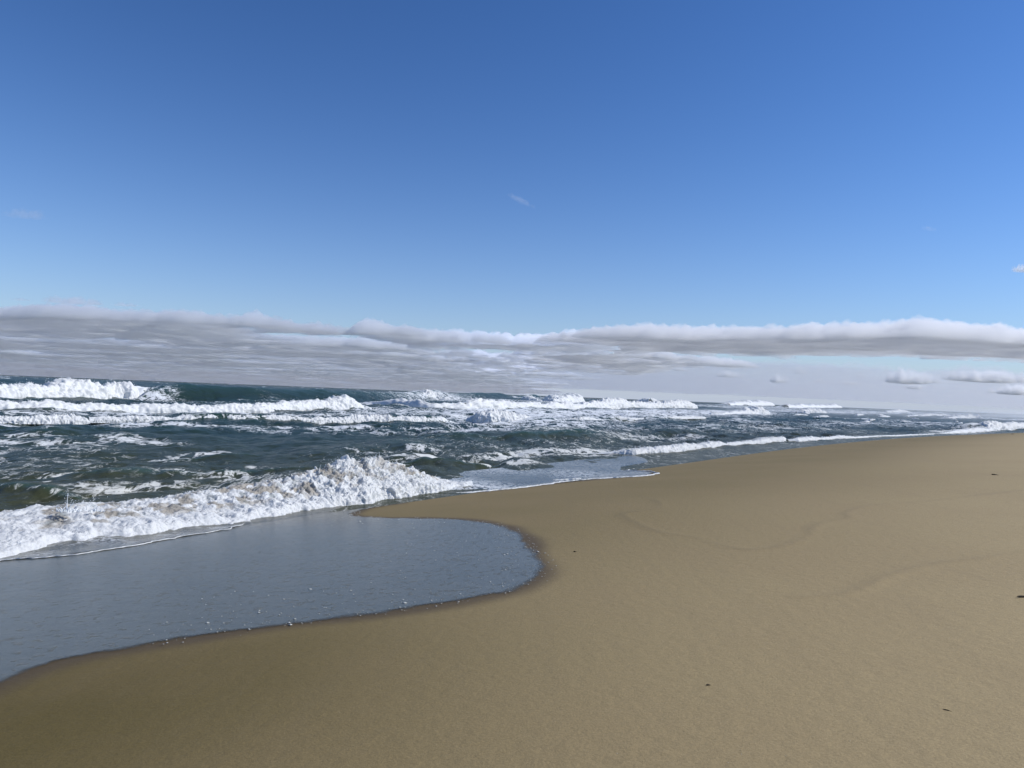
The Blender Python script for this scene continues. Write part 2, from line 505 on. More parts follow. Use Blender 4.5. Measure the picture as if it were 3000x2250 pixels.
puff_cloud(-40, 95, 588, 620, 1203, 'faint grey wisp high at the left edge of the sky', mat_cloud('grey_wisp', 0.0008, 0.3, (0.93, 0.95, 1.0)), 2400, 'high wisps', hf=0.9)
puff_cloud(1466, 1548, 560, 578, 1204, 'faint slanting wisp in the clear blue sky above the centre', M_WISP, 2600, 'high wisps', slant=-0.42, hf=0.9)
puff_cloud(2690, 2740, 648, 662, 1205, 'tiny faint wisp in the blue sky at the right', M_WISP, 2400, 'high wisps', slant=-0.22, hf=0.9)
puff_cloud(2975, 3060, 766, 784, 1206, 'small bright scrap of cloud cut by the right edge of the sky', M_CLOUD, 1900, 'high wisps')

# ------------------------------------------------------------------ traced shorelines (photo pixels -> points on the beach)
def polyline(pts, f=on_ground): return np.array([f(*p) for p in pts])

POOL = [(-420, 2190), (-200, 2105), (0, 2011), (90, 1970), (226, 1929), (452, 1889), (678, 1853), (1000, 1812), (1126, 1796),
        (1352, 1762), (1480, 1738), (1540, 1718), (1580, 1692), (1596, 1668), (1590, 1642), (1566, 1612), (1548, 1590), (1530, 1566),
        (1488, 1545), (1430, 1532), (1352, 1523), (1240, 1519), (1126, 1517), (1055, 1513), (1030, 1507), (1060, 1496), (1110, 1484), (1180, 1474)]
SHEET = [(1020, 1480), (1134, 1470), (1279, 1453), (1390, 1443), (1500, 1433), (1580, 1423), (1653, 1413), (1762, 1403), (1850, 1398), (1906, 1393),
         (1926, 1388), (1905, 1382), (1870, 1381), (1836, 1380), (1880, 1372), (1930, 1364), (1950, 1358), (1920, 1355), (1925, 1350),
         (1962, 1345), (2087, 1331), (2200, 1313), (2326, 1300), (2489, 1287), (2670, 1276), (2779, 1269), (2923, 1265), (3000, 1262), (3300, 1254)]
THIN = [(-420, 1730), (-200, 1680), (0, 1647), (181, 1632), (362, 1607), (440, 1592), (542, 1574), (651, 1556), (690, 1545), (723, 1535), (800, 1518), (900, 1499), (1020, 1478), (1134, 1466)]

def catmull(P, n):
    P = np.asarray(P, float)
    Q = np.vstack([2 * P[0] - P[1], P, 2 * P[-1] - P[-2]])
    d = np.linalg.norm(np.diff(P, axis=0), axis=1); cum = np.r_[0, np.cumsum(d)]
    t = np.linspace(0, cum[-1], n)
    i = np.clip(np.searchsorted(cum, t, side='right') - 1, 0, len(P) - 2)
    f = ((t - cum[i]) / np.maximum(d[i], 1e-9))[:, None]
    a, b, c, e = Q[i], Q[i + 1], Q[i + 2], Q[i + 3]
    # damped Catmull-Rom
    m1 = (c - a) * 0.5 * 0.8; m2 = (e - b) * 0.5 * 0.8
    L = d[i][:, None]
    la = np.linalg.norm(c - a, axis=1)[:, None]; lb = np.linalg.norm(e - b, axis=1)[:, None]
    m1 = (c - a) / np.maximum(la, 1e-9) * L * 0.9; m2 = (e - b) / np.maximum(lb, 1e-9) * L * 0.9
    return (2 * f**3 - 3 * f**2 + 1) * b + (f**3 - 2 * f**2 + f) * m1 + (-2 * f**3 + 3 * f**2) * c + (f**3 - f**2) * m2

def resample_px(pts, n):
    a = np.array(pts, float)
    t = np.linspace(0, len(a) - 1, n)
    return np.stack([np.interp(t, np.arange(len(a)), a[:, k]) for k in range(a.shape[1])], 1)

pool_line = catmull(polyline(POOL), 260)
sheet_line = catmull(polyline(SHEET), 300)
thin_line = catmull(polyline(THIN, lambda px, py: on_ground(px, py, lambda x, y: np.maximum(sand_z(x, y), 0.02))), 160)

def poly_sd(x, y, P, step=0.12):
    """signed distance to the closed polygon P, positive inside; sampled on a lattice and interpolated near it, coarse far off"""
    lo = P.min(0) - 2.5; hi = P.max(0) + 2.5
    step = max(step, float(max(hi - lo)) / 420)
    gx = np.arange(lo[0], hi[0] + step, step); gy = np.arange(lo[1], hi[1] + step, step)
    A, B = np.meshgrid(gx, gy, indexing='ij')
    T = poly_sd_exact(A, B, P)
    fx = np.clip((x - lo[0]) / step, 0, len(gx) - 1.001); fy = np.clip((y - lo[1]) / step, 0, len(gy) - 1.001)
    i = fx.astype(int); j = fy.astype(int); a = fx - i; b = fy - j
    return T[i, j] * (1 - a) * (1 - b) + T[i + 1, j] * a * (1 - b) + T[i, j + 1] * (1 - a) * b + T[i + 1, j + 1] * a * b

def poly_sd_exact(x, y, P):
    sh = x.shape; x = x.ravel(); y = y.ravel()
    d = np.full(x.shape, 1e9); ins = np.zeros(x.shape, bool)
    for i in range(len(P)):
        a, b = P[i], P[(i + 1) % len(P)]
        ex, ey = b - a
        L = ex * ex + ey * ey + 1e-12
        t = np.clip(((x - a[0]) * ex + (y - a[1]) * ey) / L, 0, 1)
        d = np.minimum(d, (x - a[0] - ex * t) ** 2 + (y - a[1] - ey * t) ** 2)
        c = ((a[1] > y) != (b[1] > y)) & (x < ex * (y - a[1]) / (ey if abs(ey) > 1e-12 else 1e-12) + a[0])
        ins ^= c
    d = np.sqrt(d)
    return np.where(ins, d, -d).reshape(sh)

def line_d(x, y, P):
    sh = x.shape; x = x.ravel(); y = y.ravel(); d = np.full(x.shape, 1e9)
    for i in range(len(P) - 1):
        a, b = P[i], P[i + 1]; ex, ey = b - a; L = ex * ex + ey * ey + 1e-12
        t = np.clip(((x - a[0]) * ex + (y - a[1]) * ey) / L, 0, 1)
        d = np.minimum(d, (x - a[0] - ex * t) ** 2 + (y - a[1] - ey * t) ** 2)
    return np.sqrt(d).reshape(sh)

OFF = -SN                                     # offshore unit vector
pool_poly = np.vstack([pool_line, pool_line[-1] + OFF * 3.0, np.array([-12.0, 14.0]), np.array([-14.0, 6.0])])
far = sheet_line[-1]
sheet_poly = np.vstack([sheet_line, far + OFF * 14, sheet_line[150] + OFF * 9, sheet_line[0] + OFF * 3.5])
thin_poly = np.vstack([thin_line, thin_line[-1] + OFF * 3.0, thin_line[0] + OFF * 3.0])

# ------------------------------------------------------------------ breaking waves: (x, foot y, crest y) in photo pixels
WAVES = [
 dict(k='break', label='tall white breaker furthest out on the left, its crest close under the horizon', kw=1.2, foamf=1.0,
      pts=[(-420, 1169, 1124), (-150, 1169, 1120), (0, 1170, 1124), (145, 1170, 1123), (205, 1170, 1118), (258, 1170, 1112), (292, 1170, 1127), (330, 1170, 1120), (362, 1170, 1115), (385, 1171, 1121), (402, 1171, 1140), (411, 1172, 1166)]),
 dict(k='swell', label='', kw=3.6,
      pts=[(395, 1173, 1166), (430, 1174, 1143), (480, 1176, 1128), (540, 1176, 1124), (700, 1178, 1133), (841, 1179, 1140), (1000, 1178, 1147), (1150, 1176, 1148), (1253, 1172, 1146), (1400, 1170, 1153), (1600, 1170, 1160)]),
 dict(k='break', label='small isolated foam peak on the dark swell just left of centre', kw=1.3, foamf=0.7,
      pts=[(1205, 1170, 1164), (1228, 1170, 1149), (1253, 1170, 1142), (1275, 1170, 1149), (1300, 1171, 1160), (1328, 1172, 1169)]),
 dict(k='break', label='long white breaker under the tall left one, ending in a rounded peak at its right', kw=1.4, foamf=1.0,
      pts=[(-420, 1198, 1172), (-150, 1202, 1175), (0, 1204, 1175), (120, 1205, 1174), (200, 1205, 1178), (289, 1206, 1182), (420, 1206, 1181), (560, 1208, 1182), (700, 1209, 1178), (780, 1209, 1179), (840, 1203, 1178), (920, 1201, 1172), (970, 1201, 1163), (1000, 1201, 1160), (1030, 1201, 1168), (1050, 1200, 1184), (1066, 1200, 1197)]),
 dict(k='break', label='white breaker running from centre to right with several rounded crests', kw=1.4, foamf=1.0,
      pts=[(1080, 1184, 1178), (1130, 1187, 1174), (1181, 1190, 1166), (1225, 1193, 1172), (1260, 1195, 1178), (1340, 1197, 1175), (1400, 1198, 1168), (1440, 1198, 1171), (1500, 1197, 1177), (1600, 1197, 1180), (1700, 1197, 1181), (1755, 1196, 1172), (1805, 1196, 1167), (1840, 1196, 1174), (1880, 1196, 1179), (1950, 1195, 1176), (2000, 1195, 1172), (2020, 1195, 1178), (2044, 1195, 1191)]),
 dict(k='break', label='white breaker with a high rounded head rising behind the central foam line', kw=1.3, foamf=1.0,
      pts=[(1590, 1176, 1164), (1620, 1178, 1161), (1655, 1179, 1157), (1685, 1179, 1154), (1700, 1179, 1158), (1712, 1179, 1174)]),
 dict(k='break', label='low curling crest of foam left of the high rounded head', kw=1.3, foamf=0.8,
      pts=[(1525, 1174, 1163), (1545, 1175, 1159), (1565, 1176, 1165), (1590, 1177, 1174)]),
 dict(k='break', label='small pointed whitecap standing against the horizon right of centre', kw=1.3, foamf=0.9,
      pts=[(1880, 1177, 1170), (1900, 1178, 1165), (1915, 1178, 1169), (1930, 1178, 1176)]),
 dict(k='break', label='far white breaker smoking with spray on the horizon right of centre', kw=1.3, foamf=1.0,
      pts=[(2140, 1188, 1179), (2170, 1188, 1174), (2200, 1189, 1173), (2235, 1189, 1173), (2255, 1189, 1178), (2270, 1189, 1187)]),
 dict(k='break', label='far foam line on the horizon, left of the three on the right', kw=1.3, foamf=1.0,
      pts=[(2310, 1194, 1183), (2350, 1195, 1182), (2400, 1195, 1186), (2445, 1195, 1184), (2468, 1195, 1192)]),
 dict(k='break', label='broad white crest in front of the smoking far breaker', kw=1.4, foamf=1.0,
      pts=[(2110, 1214, 1208), (2150, 1214, 1203), (2190, 1214, 1196), (2220, 1213, 1192), (2240, 1213, 1201), (2255, 1213, 1211)]),
 dict(k='break', label='white crest with a dark green foot to the right of the broad crest', kw=1.4, foamf=0.9,
      pts=[(2335, 1210, 1202), (2360, 1211, 1196), (2385, 1211, 1198), (2410, 1211, 1202), (2422, 1211, 1210)]),
 dict(k='break', label='ragged third line of foam on the left with dark gaps at its foot', kw=1.2, foamf=0.75,
      pts=[(-420, 1232, 1212), (-150, 1236, 1216), (0, 1238, 1219), (70, 1239, 1219), (150, 1239, 1217), (230, 1239, 1213), (250, 1239, 1220), (264, 1239, 1235)]),
 dict(k='break', label='long broken third line of foam left of centre over dark green wave faces', kw=1.2, foamf=0.55,
      pts=[(262, 1236, 1220), (360, 1237, 1218), (500, 1238, 1220), (600, 1239, 1217), (660, 1239, 1213), (760, 1240, 1218), (900, 1240, 1221), (1000, 1240, 1222), (1040, 1240, 1216), (1110, 1240, 1214), (1160, 1240, 1219), (1230, 1240, 1220), (1290, 1239, 1218), (1312, 1238, 1232)]),
 dict(k='break', label='steep foaming wave with a nearly black foot in the middle of the surf', kw=1.3, foamf=0.85,
      pts=[(1366, 1232, 1222), (1400, 1236, 1214), (1440, 1238, 1206), (1468, 1238, 1198), (1500, 1238, 1210), (1540, 1236, 1218), (1575, 1232, 1228)]),
 dict(k='break', label='short bright foam strip right of the steep foaming wave', kw=1.3, foamf=0.9,
      pts=[(1650, 1232, 1228), (1700, 1234, 1221), (1740, 1234, 1224), (1770, 1234, 1231)]),
 dict(k='break', label='thin foam strip behind the short bright one', kw=1.3, foamf=0.9,
      pts=[(1770, 1228, 1224), (1810, 1228, 1218), (1850, 1229, 1224), (1900, 1229, 1225), (1960, 1227, 1220), (2050, 1226, 1218), (2070, 1226, 1223)]),
 dict(k='swell', sc=0.55, label='', kw=2.6,
      pts=[(60, 1408, 1398), (180, 1410, 1384), (300, 1410, 1366), (390, 1406, 1352), (480, 1402, 1354), (600, 1396, 1362), (720, 1388, 1364), (900, 1380, 1372)]),
 dict(k='swell', sc=0.55, label='', kw=2.6,
      pts=[(470, 1346, 1340), (540, 1344, 1326), (620, 1340, 1316), (700, 1336, 1322), (800, 1330, 1326)]),
 dict(k='swell', sc=0.55, label='', kw=2.2,
      pts=[(-300, 1428, 1410), (0, 1440, 1404), (120, 1446, 1412), (200, 1452, 1432), (260, 1452, 1446)]),
 dict(k='swell', sc=0.55, label='', kw=2.2,
      pts=[(1130, 1376, 1350), (1240, 1376, 1328), (1330, 1376, 1334), (1440, 1372, 1350), (1520, 1366, 1360)]),
 dict(k='swell', sc=0.55, label='', kw=2.4,
      pts=[(1240, 1292, 1282), (1330, 1294, 1270), (1450, 1292, 1272), (1600, 1288, 1270), (1720, 1280, 1272)]),
 dict(k='break', label='small white crest breaking in the dark water right of the big splash', kw=1.3, foamf=0.8,
      pts=[(1310, 1283, 1279), (1345, 1285, 1270), (1366, 1285, 1269), (1376, 1285, 1280)]),
 dict(k='break', label='foam crest meeting the shore where the bright lobe of water ends', kw=1.4, foamf=0.85,
      pts=[(1725, 1329, 1328), (1770, 1330, 1325), (1800, 1331, 1320), (1830, 1333, 1314), (1866, 1335, 1311), (1895, 1330, 1309), (1942, 1328, 1306), (1979, 1324, 1301), (2051, 1316, 1297), (2098, 1311, 1292), (2123, 1307, 1297), (2200, 1302, 1290), (2250, 1298, 1281), (2290, 1294, 1278), (2304, 1292, 1287)]),
 dict(k='break', label='narrow foam crest along the far shore between two others', kw=1.4, foamf=0.95,
      pts=[(2310, 1293, 1287), (2340, 1294, 1281), (2365, 1292, 1277), (2400, 1289, 1282), (2440, 1286, 1278), (2460, 1285, 1275), (2500, 1284, 1279), (2560, 1280, 1277), (2680, 1275, 1272), (2740, 1271, 1270)]),
 dict(k='break', label='bright breaker on the far shore at the right edge of the sea', kw=1.4, foamf=1.0,
      pts=[(2770, 1270, 1267), (2800, 1269, 1259), (2830, 1268, 1256), (2860, 1266, 1252), (2876, 1265, 1236), (2895, 1264, 1233), (2915, 1262, 1240), (2941, 1260, 1237), (2975, 1257, 1240), (3010, 1254, 1238), (3080, 1250, 1240), (3150, 1247, 1243)]),
 dict(k='break', label='short white crest in front of the horizon, far right', kw=1.3, foamf=1.0,
      pts=[(2600, 1208, 1204), (2630, 1208, 1200), (2650, 1208, 1203), (2668, 1208, 1207)]),
 dict(k='break', label='whitecap between the far right crest and the bright shore breaker', kw=1.3, foamf=1.0,
      pts=[(2780, 1226, 1222), (2805, 1226, 1214), (2825, 1226, 1218), (2840, 1226, 1213), (2860, 1226, 1216), (2885, 1227, 1225)]),
 dict(k='break', label='low foam strip in the far right water, left of the whitecap', kw=1.3, foamf=1.0,
      pts=[(2660, 1220, 1217), (2720, 1219, 1212), (2770, 1219, 1214), (2790, 1219, 1218)]),
]
NW = 90
def crest_height(q, p):
    """height at which the ground point q meets the crest line p as the photo shows it"""
    fw = q[1] * F0[1]; x_ = 1500 + FPX * (q[0] * RV[0] + q[1] * RV[1]) / fw
    for _ in range(3):
        y_ = np.interp(x_, p[:, 0], p[:, 2]); d_ = ray(x_, y_)
        z_ = CAM_H + d_[2] * q[1]
        v = np.array([q[0], q[1], z_ - CAM_H])
        x_ = 1500 + FPX * (v @ RV) / (v @ F0)
    return z_
for w in WAVES:
    p = resample_px(w['pts'], NW)
    g = np.array([at_sea(a, b) for a, b, _ in p])
    # smooth direction from end to end, offshore normal on the left of travel to the right
    tan = np.gradient(g, axis=0); tan /= np.linalg.norm(tan, axis=1)[:, None]
    k = np.ones(25) / 25
    tan = np.stack([np.convolve(np.pad(tan[:, i], 12, 'edge'), k, 'valid') for i in range(2)], 1)
    tan /= np.linalg.norm(tan, axis=1)[:, None]
    off = np.stack([-tan[:, 1], tan[:, 0]], 1)
    H = np.full(NW, 0.3)
    for _ in range(8):
        pc = g + off * (w['kw'] * H)[:, None]
        for i in range(NW):
            H[i] = max(0.015, crest_height(pc[i], p))
    w.update(g=g, tan=tan, off=off, H=H)

def wave_field(x, y, w, back=4.5):
    """height of a wave and its (q/H) coordinate on arrays x, y"""
    g, off, tan, H = w['g'], w['off'], w['tan'], w['H']
    hm = H.max()
    out = np.zeros(x.shape); crest = np.zeros(x.shape)
    lo = g.min(0) - (back + w['kw'] + 2) * hm - 1.5; hi = g.max(0) + (back + w['kw'] + 2) * hm + 1.5
    msk = (x > lo[0]) & (x < hi[0]) & (y > lo[1]) & (y < hi[1])
    if not msk.any(): return out, crest
    X, Y = x[msk], y[msk]
    best = np.full(X.shape, 1e18); bi = np.zeros(X.shape, int)
    for i in range(0, NW):
        d = (X - g[i, 0]) ** 2 + (Y - g[i, 1]) ** 2
        c = d < best
        best[c] = d[c]; bi[c] = i
    dx, dy = X - g[bi, 0], Y - g[bi, 1]
    q = dx * off[bi, 0] + dy * off[bi, 1]
    a = dx * tan[bi, 0] + dy * tan[bi, 1]
    seg = np.linalg.norm(np.gradient(g, axis=0), axis=1)
    ti = np.clip(bi + a / np.maximum(seg[bi], 1e-6), 0, NW - 1)
    h = np.interp(ti, np.arange(NW), H)
    over = np.where(bi == 0, np.maximum(-a, 0), np.where(bi == NW - 1, np.maximum(a, 0), 0))
    h = h * np.exp(-(over / ((1.5 * h + 0.8) if w['k'] == 'break' else (0.4 * h + 0.6))) ** 2)
    wd = w['kw'] * np.maximum(h, 0.02)
    f = smooth(0, 1, q / wd) * (q < wd) + (q >= wd) * (1 - smooth(0, 1, (q - wd) / (back * np.maximum(h, 0.02))))
    f = np.where(q < 0, 0, f)
    out[msk] = h * f
    crest[msk] = f ** 3 * (h > 0.08)
    return out, crest

# ------------------------------------------------------------------ FFT sea state tiles
def ocean_tile(N, L, lmin, lmax, wdir, spread, seed, slope_pow=-2.0):
    r = np.random.default_rng(seed)
    k = 2 * np.pi * np.fft.fftfreq(N, L / N)
    kx, ky = np.meshgrid(k, k, indexing='ij')
    km = np.hypot(kx, ky); km[0, 0] = 1e-6
    lam = 2 * np.pi / km
    amp = km ** slope_pow * ((lam > lmin) & (lam < lmax))
    ang = np.arctan2(ky, kx)
    amp = amp * (np.abs(np.cos((ang - wdir))) ** spread + 0.04)
    z = (r.normal(size=(N, N)) + 1j * r.normal(size=(N, N))) * amp
    h = np.fft.ifft2(z); hx = np.fft.ifft2(-1j * z * kx / km); hy = np.fft.ifft2(-1j * z * ky / km)
    s = np.real(h).std()
    return np.real(h) / s, np.real(hx) / s, np.real(hy) / s

def samp(tile, x, y, L):
    N = tile.shape[0]
    fx = (x / L) % 1 * N; fy = (y / L) % 1 * N
    i = np.floor(fx).astype(int); j = np.floor(fy).astype(int)
    a = fx - i; b = fy - j
    i %= N; j %= N; i1 = (i + 1) % N; j1 = (j + 1) % N
    return tile[i, j] * (1 - a) * (1 - b) + tile[i1, j] * a * (1 - b) + tile[i, j1] * (1 - a) * b + tile[i1, j1] * a * b

wdir = math.atan2(SN[1], SN[0])
T1 = ocean_tile(256, 19.0, 0.35, 6.0, wdir + 0.5, 1.5, 11, -1.85)
T2 = ocean_tile(256, 83.0, 3.0, 26.0, wdir + 0.2, 2.5, 12, -2.2)
T3 = ocean_tile(256, 900.0, 30.0, 150.0, wdir, 8, 13, -1.6)

# foam laid over the water: polyline in pixels, half width in metres, strength
STREAKS = [
 ([(-100, 1212), (600, 1214), (1300, 1210), (1500, 1206)], 3.5, 0.42),
 ([(1400, 1214), (1700, 1210), (2000, 1208), (2150, 1206)], 22, 0.62),
 ([(1500, 1245), (1700, 1224), (2000, 1216), (2200, 1206), (2400, 1202), (3000, 1214)], 10, 0.46),
 ([(1380, 1255), (1560, 1262)], 3.0, 0.42),
 ([(-200, 1246), (300, 1248), (900, 1250), (1300, 1252)], 1.6, 0.34),
 ([(-100, 1282), (250, 1286), (380, 1294)], 2.2, 0.38),
 ([(-100, 1311), (150, 1311), (275, 1314)], 0.4, 0.5),
 ([(0, 1300), (300, 1300)], 1.2, 0.35),
 ([(480, 1343), (560, 1326), (640, 1316)], 0.7, 0.40),
 ([(650, 1256), (900, 1262), (1200, 1264), (1400, 1262)], 3.0, 0.32),
 ([(1000, 1322), (1100, 1328), (1250, 1318)], 0.9, 0.32),
 ([(1180, 1345), (1280, 1350), (1420, 1358), (1500, 1362)], 1.4, 0.50),
 ([(1360, 1358), (1420, 1366)], 0.5, 0.8),
 ([(-100, 1412), (0, 1412), (130, 1410), (200, 1426), (300, 1430)], 0.25, 0.40),
 ([(0, 1432), (60, 1437), (160, 1440), (240, 1442)], 0.2, 0.38),
 ([(200, 1390), (330, 1374), (420, 1370), (560, 1384), (700, 1392)], 1.3, 0.36),
 ([(620, 1370), (720, 1362), (800, 1374)], 0.6, 0.4),
 ([(300, 1432), (500, 1420), (800, 1400)], 1.2, 0.30),
 ([(1450, 1330), (1700, 1322), (1800, 1318)], 1.6, 0.48),
 ([(1380, 1342), (1600, 1334), (1760, 1336)], 1.0, 0.45),
 ([(1600, 1272), (1750, 1268), (1850, 1280), (2000, 1276)], 4, 0.33),
 ([(1700, 1250), (2000, 1256), (2300, 1250)], 8, 0.27),
 ([(2250, 1240), (2600, 1244), (2800, 1240)], 12, 0.30),
 ([(2500, 1226), (2600, 1232), (2720, 1238)], 6, 0.5),
 ([(2300, 1206), (2700, 1210), (3000, 1222)], 30, 0.50),
 ([(2050, 1192), (2500, 1199), (3000, 1211)], 40, 0.42),
 ([(2900, 1226), (3000, 1232), (3100, 1230)], 12, 0.62),
 ([(-100, 1102), (60, 1103), (140, 1106)], 6, 0.62),
 ([(310, 1112), (400, 1116), (440, 1118)], 3, 0.60),
 ([(450, 1120), (490, 1124)], 2, 0.55),
 ([(400, 1150), (560, 1160), (700, 1168)], 2.0, 0.16),
]

# ------------------------------------------------------------------ sea (one sheet to the horizon)
NT_, rr = 900, [8.5]
while rr[-1] < 40000:
    r_ = rr[-1]
    k = 0.0040 if r_ < 260 else (0.0075 if r_ < 900 else 0.03)
    rr.append(r_ * (1 + k))
rr = np.array(rr)
th = np.linspace(R(-50), R(46), NT_)
RR, TH = np.meshgrid(rr, th, indexing='ij')
X = RR * np.sin(TH); Y = RR * np.cos(TH)
U, S = us(X, Y)
Q = -S                                          # offshore distance
Z = np.zeros_like(X); CR = np.zeros_like(X); FO = np.zeros_like(X)
keep = Q > -3.0
near_mask = smooth(0.3, 6.0, Q)
for w in WAVES:
    h, c = wave_field(X, Y, w)
    sc_ = 0.70 if w['k'] == 'break' else w.get('sc', 1.0)
    Z = np.maximum(Z, h * sc_)
    CR = np.maximum(CR, c)
    if w['k'] == 'break':
        FO = np.maximum(FO, np.clip(c, 0, 1) * 0.0)
brk = Z.copy()
a1 = 0.072 * near_mask * (1 - smooth(140, 420, RR) * 0.8) * (1 - 0.35 * smooth(0.5, 1.5, brk)) * (0.7 + 0.6 * smooth(-0.3, 0.5, n2(X * 0.05, Y * 0.05, 3)))
a2 = 0.15 * smooth(1.5, 14, Q) * (1 - 0.5 * smooth(0.3, 1.2, brk))
a3 = 0.42 * smooth(95, 230, Q)
h1, dx1, dy1 = (samp(t_, X, Y, 19.0) for t_ in T1)
ca, sa_ = math.cos(0.6), math.sin(0.6)
XR, YR = X * ca - Y * sa_, X * sa_ + Y * ca
h2, dx2, dy2 = (samp(t_, X, Y, 83.0) for t_ in T2)
h3, dx3, dy3 = (samp(t_, X, Y, 900.0) for t_ in T3)
Z = Z + a1 * h1 + a2 * h2 + a3 * h3
X2 = X + 1.1 * (a1 * dx1 + a2 * dx2 + a3 * dx3)
Y2 = Y + 1.1 * (a1 * dy1 + a2 * dy2 + a3 * dy3)
# spilled whitecaps where the chop is steep
steep = a2 * h2 + a1 * h1
FO = np.maximum(FO, 0.30 * smooth(0.22, 0.46, steep) * smooth(6, 20, Q) * (1 - smooth(90, 140, Q)))
FO = np.maximum(FO, 0.55 * smooth(0.95, 1.5, a3 * h3 + a2 * h2) * smooth(120, 200, Q))
for pts, hw, st in STREAKS:
    P = np.array([at_sea(*q) for q in resample_px(pts, 14)])
    lo = P.min(0) - hw * 2.5; hi = P.max(0) + hw * 2.5
    mk = (X > lo[0]) & (X < hi[0]) & (Y > lo[1]) & (Y < hi[1])
    d = line_d(X[mk], Y[mk], P)
    FO[mk] = np.maximum(FO[mk], st * np.exp(-(d / hw) ** 2))
# foam trailing behind and lying before the breakers
for w in WAVES:
    if w['k'] != 'break': continue
    hm = w['H'].max()
    g = w['g']; mid = g + w['off'] * (w['H'] * 2.6)[:, None]
    lo = g.min(0) - 9 * hm; hi = g.max(0) + 9 * hm
    mk = (X > lo[0]) & (X < hi[0]) & (Y > lo[1]) & (Y < hi[1])
    if not mk.any(): continue
    d = line_d(X[mk], Y[mk], mid[::3])
    FO[mk] = np.maximum(FO[mk], 0.56 * w['foamf'] * np.exp(-(d / (1.7 * hm + 0.3)) ** 2))
base_f = 0.15 * smooth(1, 10, Q) * (1 - smooth(95, 120, Q)) * (0.55 + 1.2 * n2(X * 0.06, Y * 0.06, 21)) + 0.12 * (1 - smooth(2, 8, Q))
FO = np.maximum(FO, np.clip(base_f, 0, 1))
FO = FO * (0.72 + 0.55 * n2(X * 0.35, Y * 0.35, 23) + 0.35 * n2(X * 1.1, Y * 1.1, 24)).clip(0.2, 1.3)
SHAL = np.clip(1 - smooth(2, 26, Q), 0, 1) * 0.75 + 0.25 * (1 - smooth(20, 80, Q)) * smooth(0.0, 0.5, n2(X * 0.045, Y * 0.045, 9))
CRF = np.clip(CR * 0.7 + smooth(0.1, 0.4, steep) * 0.5 * smooth(4, 12, Q), 0, 1)
verts = np.stack([X2, Y2, Z + 0.005], -1).reshape(-1, 3)
faces = grid_faces(len(rr), NT_, keep)
verts, faces, at = compact(verts, faces, dict(foam=FO, shallow=SHAL, crest=CRF))
print('sea verts', len(verts), 'faces', len(faces))
sea = mesh_obj('sea', verts, faces, M_SEA, attrs=at, kind='structure')
sea['label'] = 'dark blue choppy sea streaked with foam'

# ------------------------------------------------------------------ beach
rs = [0.6]
while rs[-1] < 900:
    rs.append(rs[-1] * (1.011 if rs[-1] < 60 else 1.03))
rs = np.array(rs)
ths = np.linspace(R(-100), R(180), 1000)
RS, TS = np.meshgrid(rs, ths, indexing='ij')
BX = RS * np.sin(TS); BY = RS * np.cos(TS)
BZ = sand_z(BX, BY)
BU, BS = us(BX, BY)
sd_pool = poly_sd(BX, BY, pool_poly)
sd_sheet = poly_sd(BX, BY, sheet_poly)
sdm = np.maximum(sd_pool, sd_sheet)
nz = n2(BX * 0.9, BY * 0.9, 31)
wet = np.clip(1 - smooth(0.0, 0.32, -sdm + 0.10 * nz), 0, 1)
damp = 0.62 * np.clip(1 - smooth(4.0, 19, BS + 0.7 * n2(BX * 0.12, BY * 0.12, 33)), 0, 1)
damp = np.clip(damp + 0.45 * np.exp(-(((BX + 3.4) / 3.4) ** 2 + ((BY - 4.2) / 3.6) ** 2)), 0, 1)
MARKS = [
 [(1908, 1460), (1927, 1470), (1925, 1489), (1832, 1503), (1830, 1514), (1925, 1557), (2044, 1576), (2170, 1609), (2272, 1603), (2364, 1571), (2380, 1544), (2424, 1527), (2484, 1517), (2478, 1500), (2560, 1479), (2690, 1470), (2809, 1457), (3000, 1436)],
 [(3200, 1588), (3000, 1617), (2858, 1639), (2722, 1655), (2600, 1690), (2480, 1740), (2350, 1750)],
]
mark = np.zeros_like(BX)
for k, pts in enumerate(MARKS):
    P = catmull(polyline(pts), 120)
    d = line_d(BX, BY, P)
    # small swash ridge: crest a centimetre high
    wob = 0.5 + 0.9 * np.clip(n2(BX * 0.7, BY * 0.7, 40 + k) + 0.35, 0, 1)
    BZ = BZ + (0.008, 0.012)[k] * np.exp(-(d / 0.10) ** 2) * wob
    mark = np.maximum(mark, np.exp(-(d / (0.025 + 0.003 * RS)) ** 2) * wob * (0.55, 0.4)[k])
keep = BS > -8
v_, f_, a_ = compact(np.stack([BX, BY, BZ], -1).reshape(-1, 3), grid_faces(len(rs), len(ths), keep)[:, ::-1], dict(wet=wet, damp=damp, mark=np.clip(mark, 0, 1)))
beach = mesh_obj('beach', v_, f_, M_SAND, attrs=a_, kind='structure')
beach['label'] = 'smooth damp brown sand beach sloping down to the water'

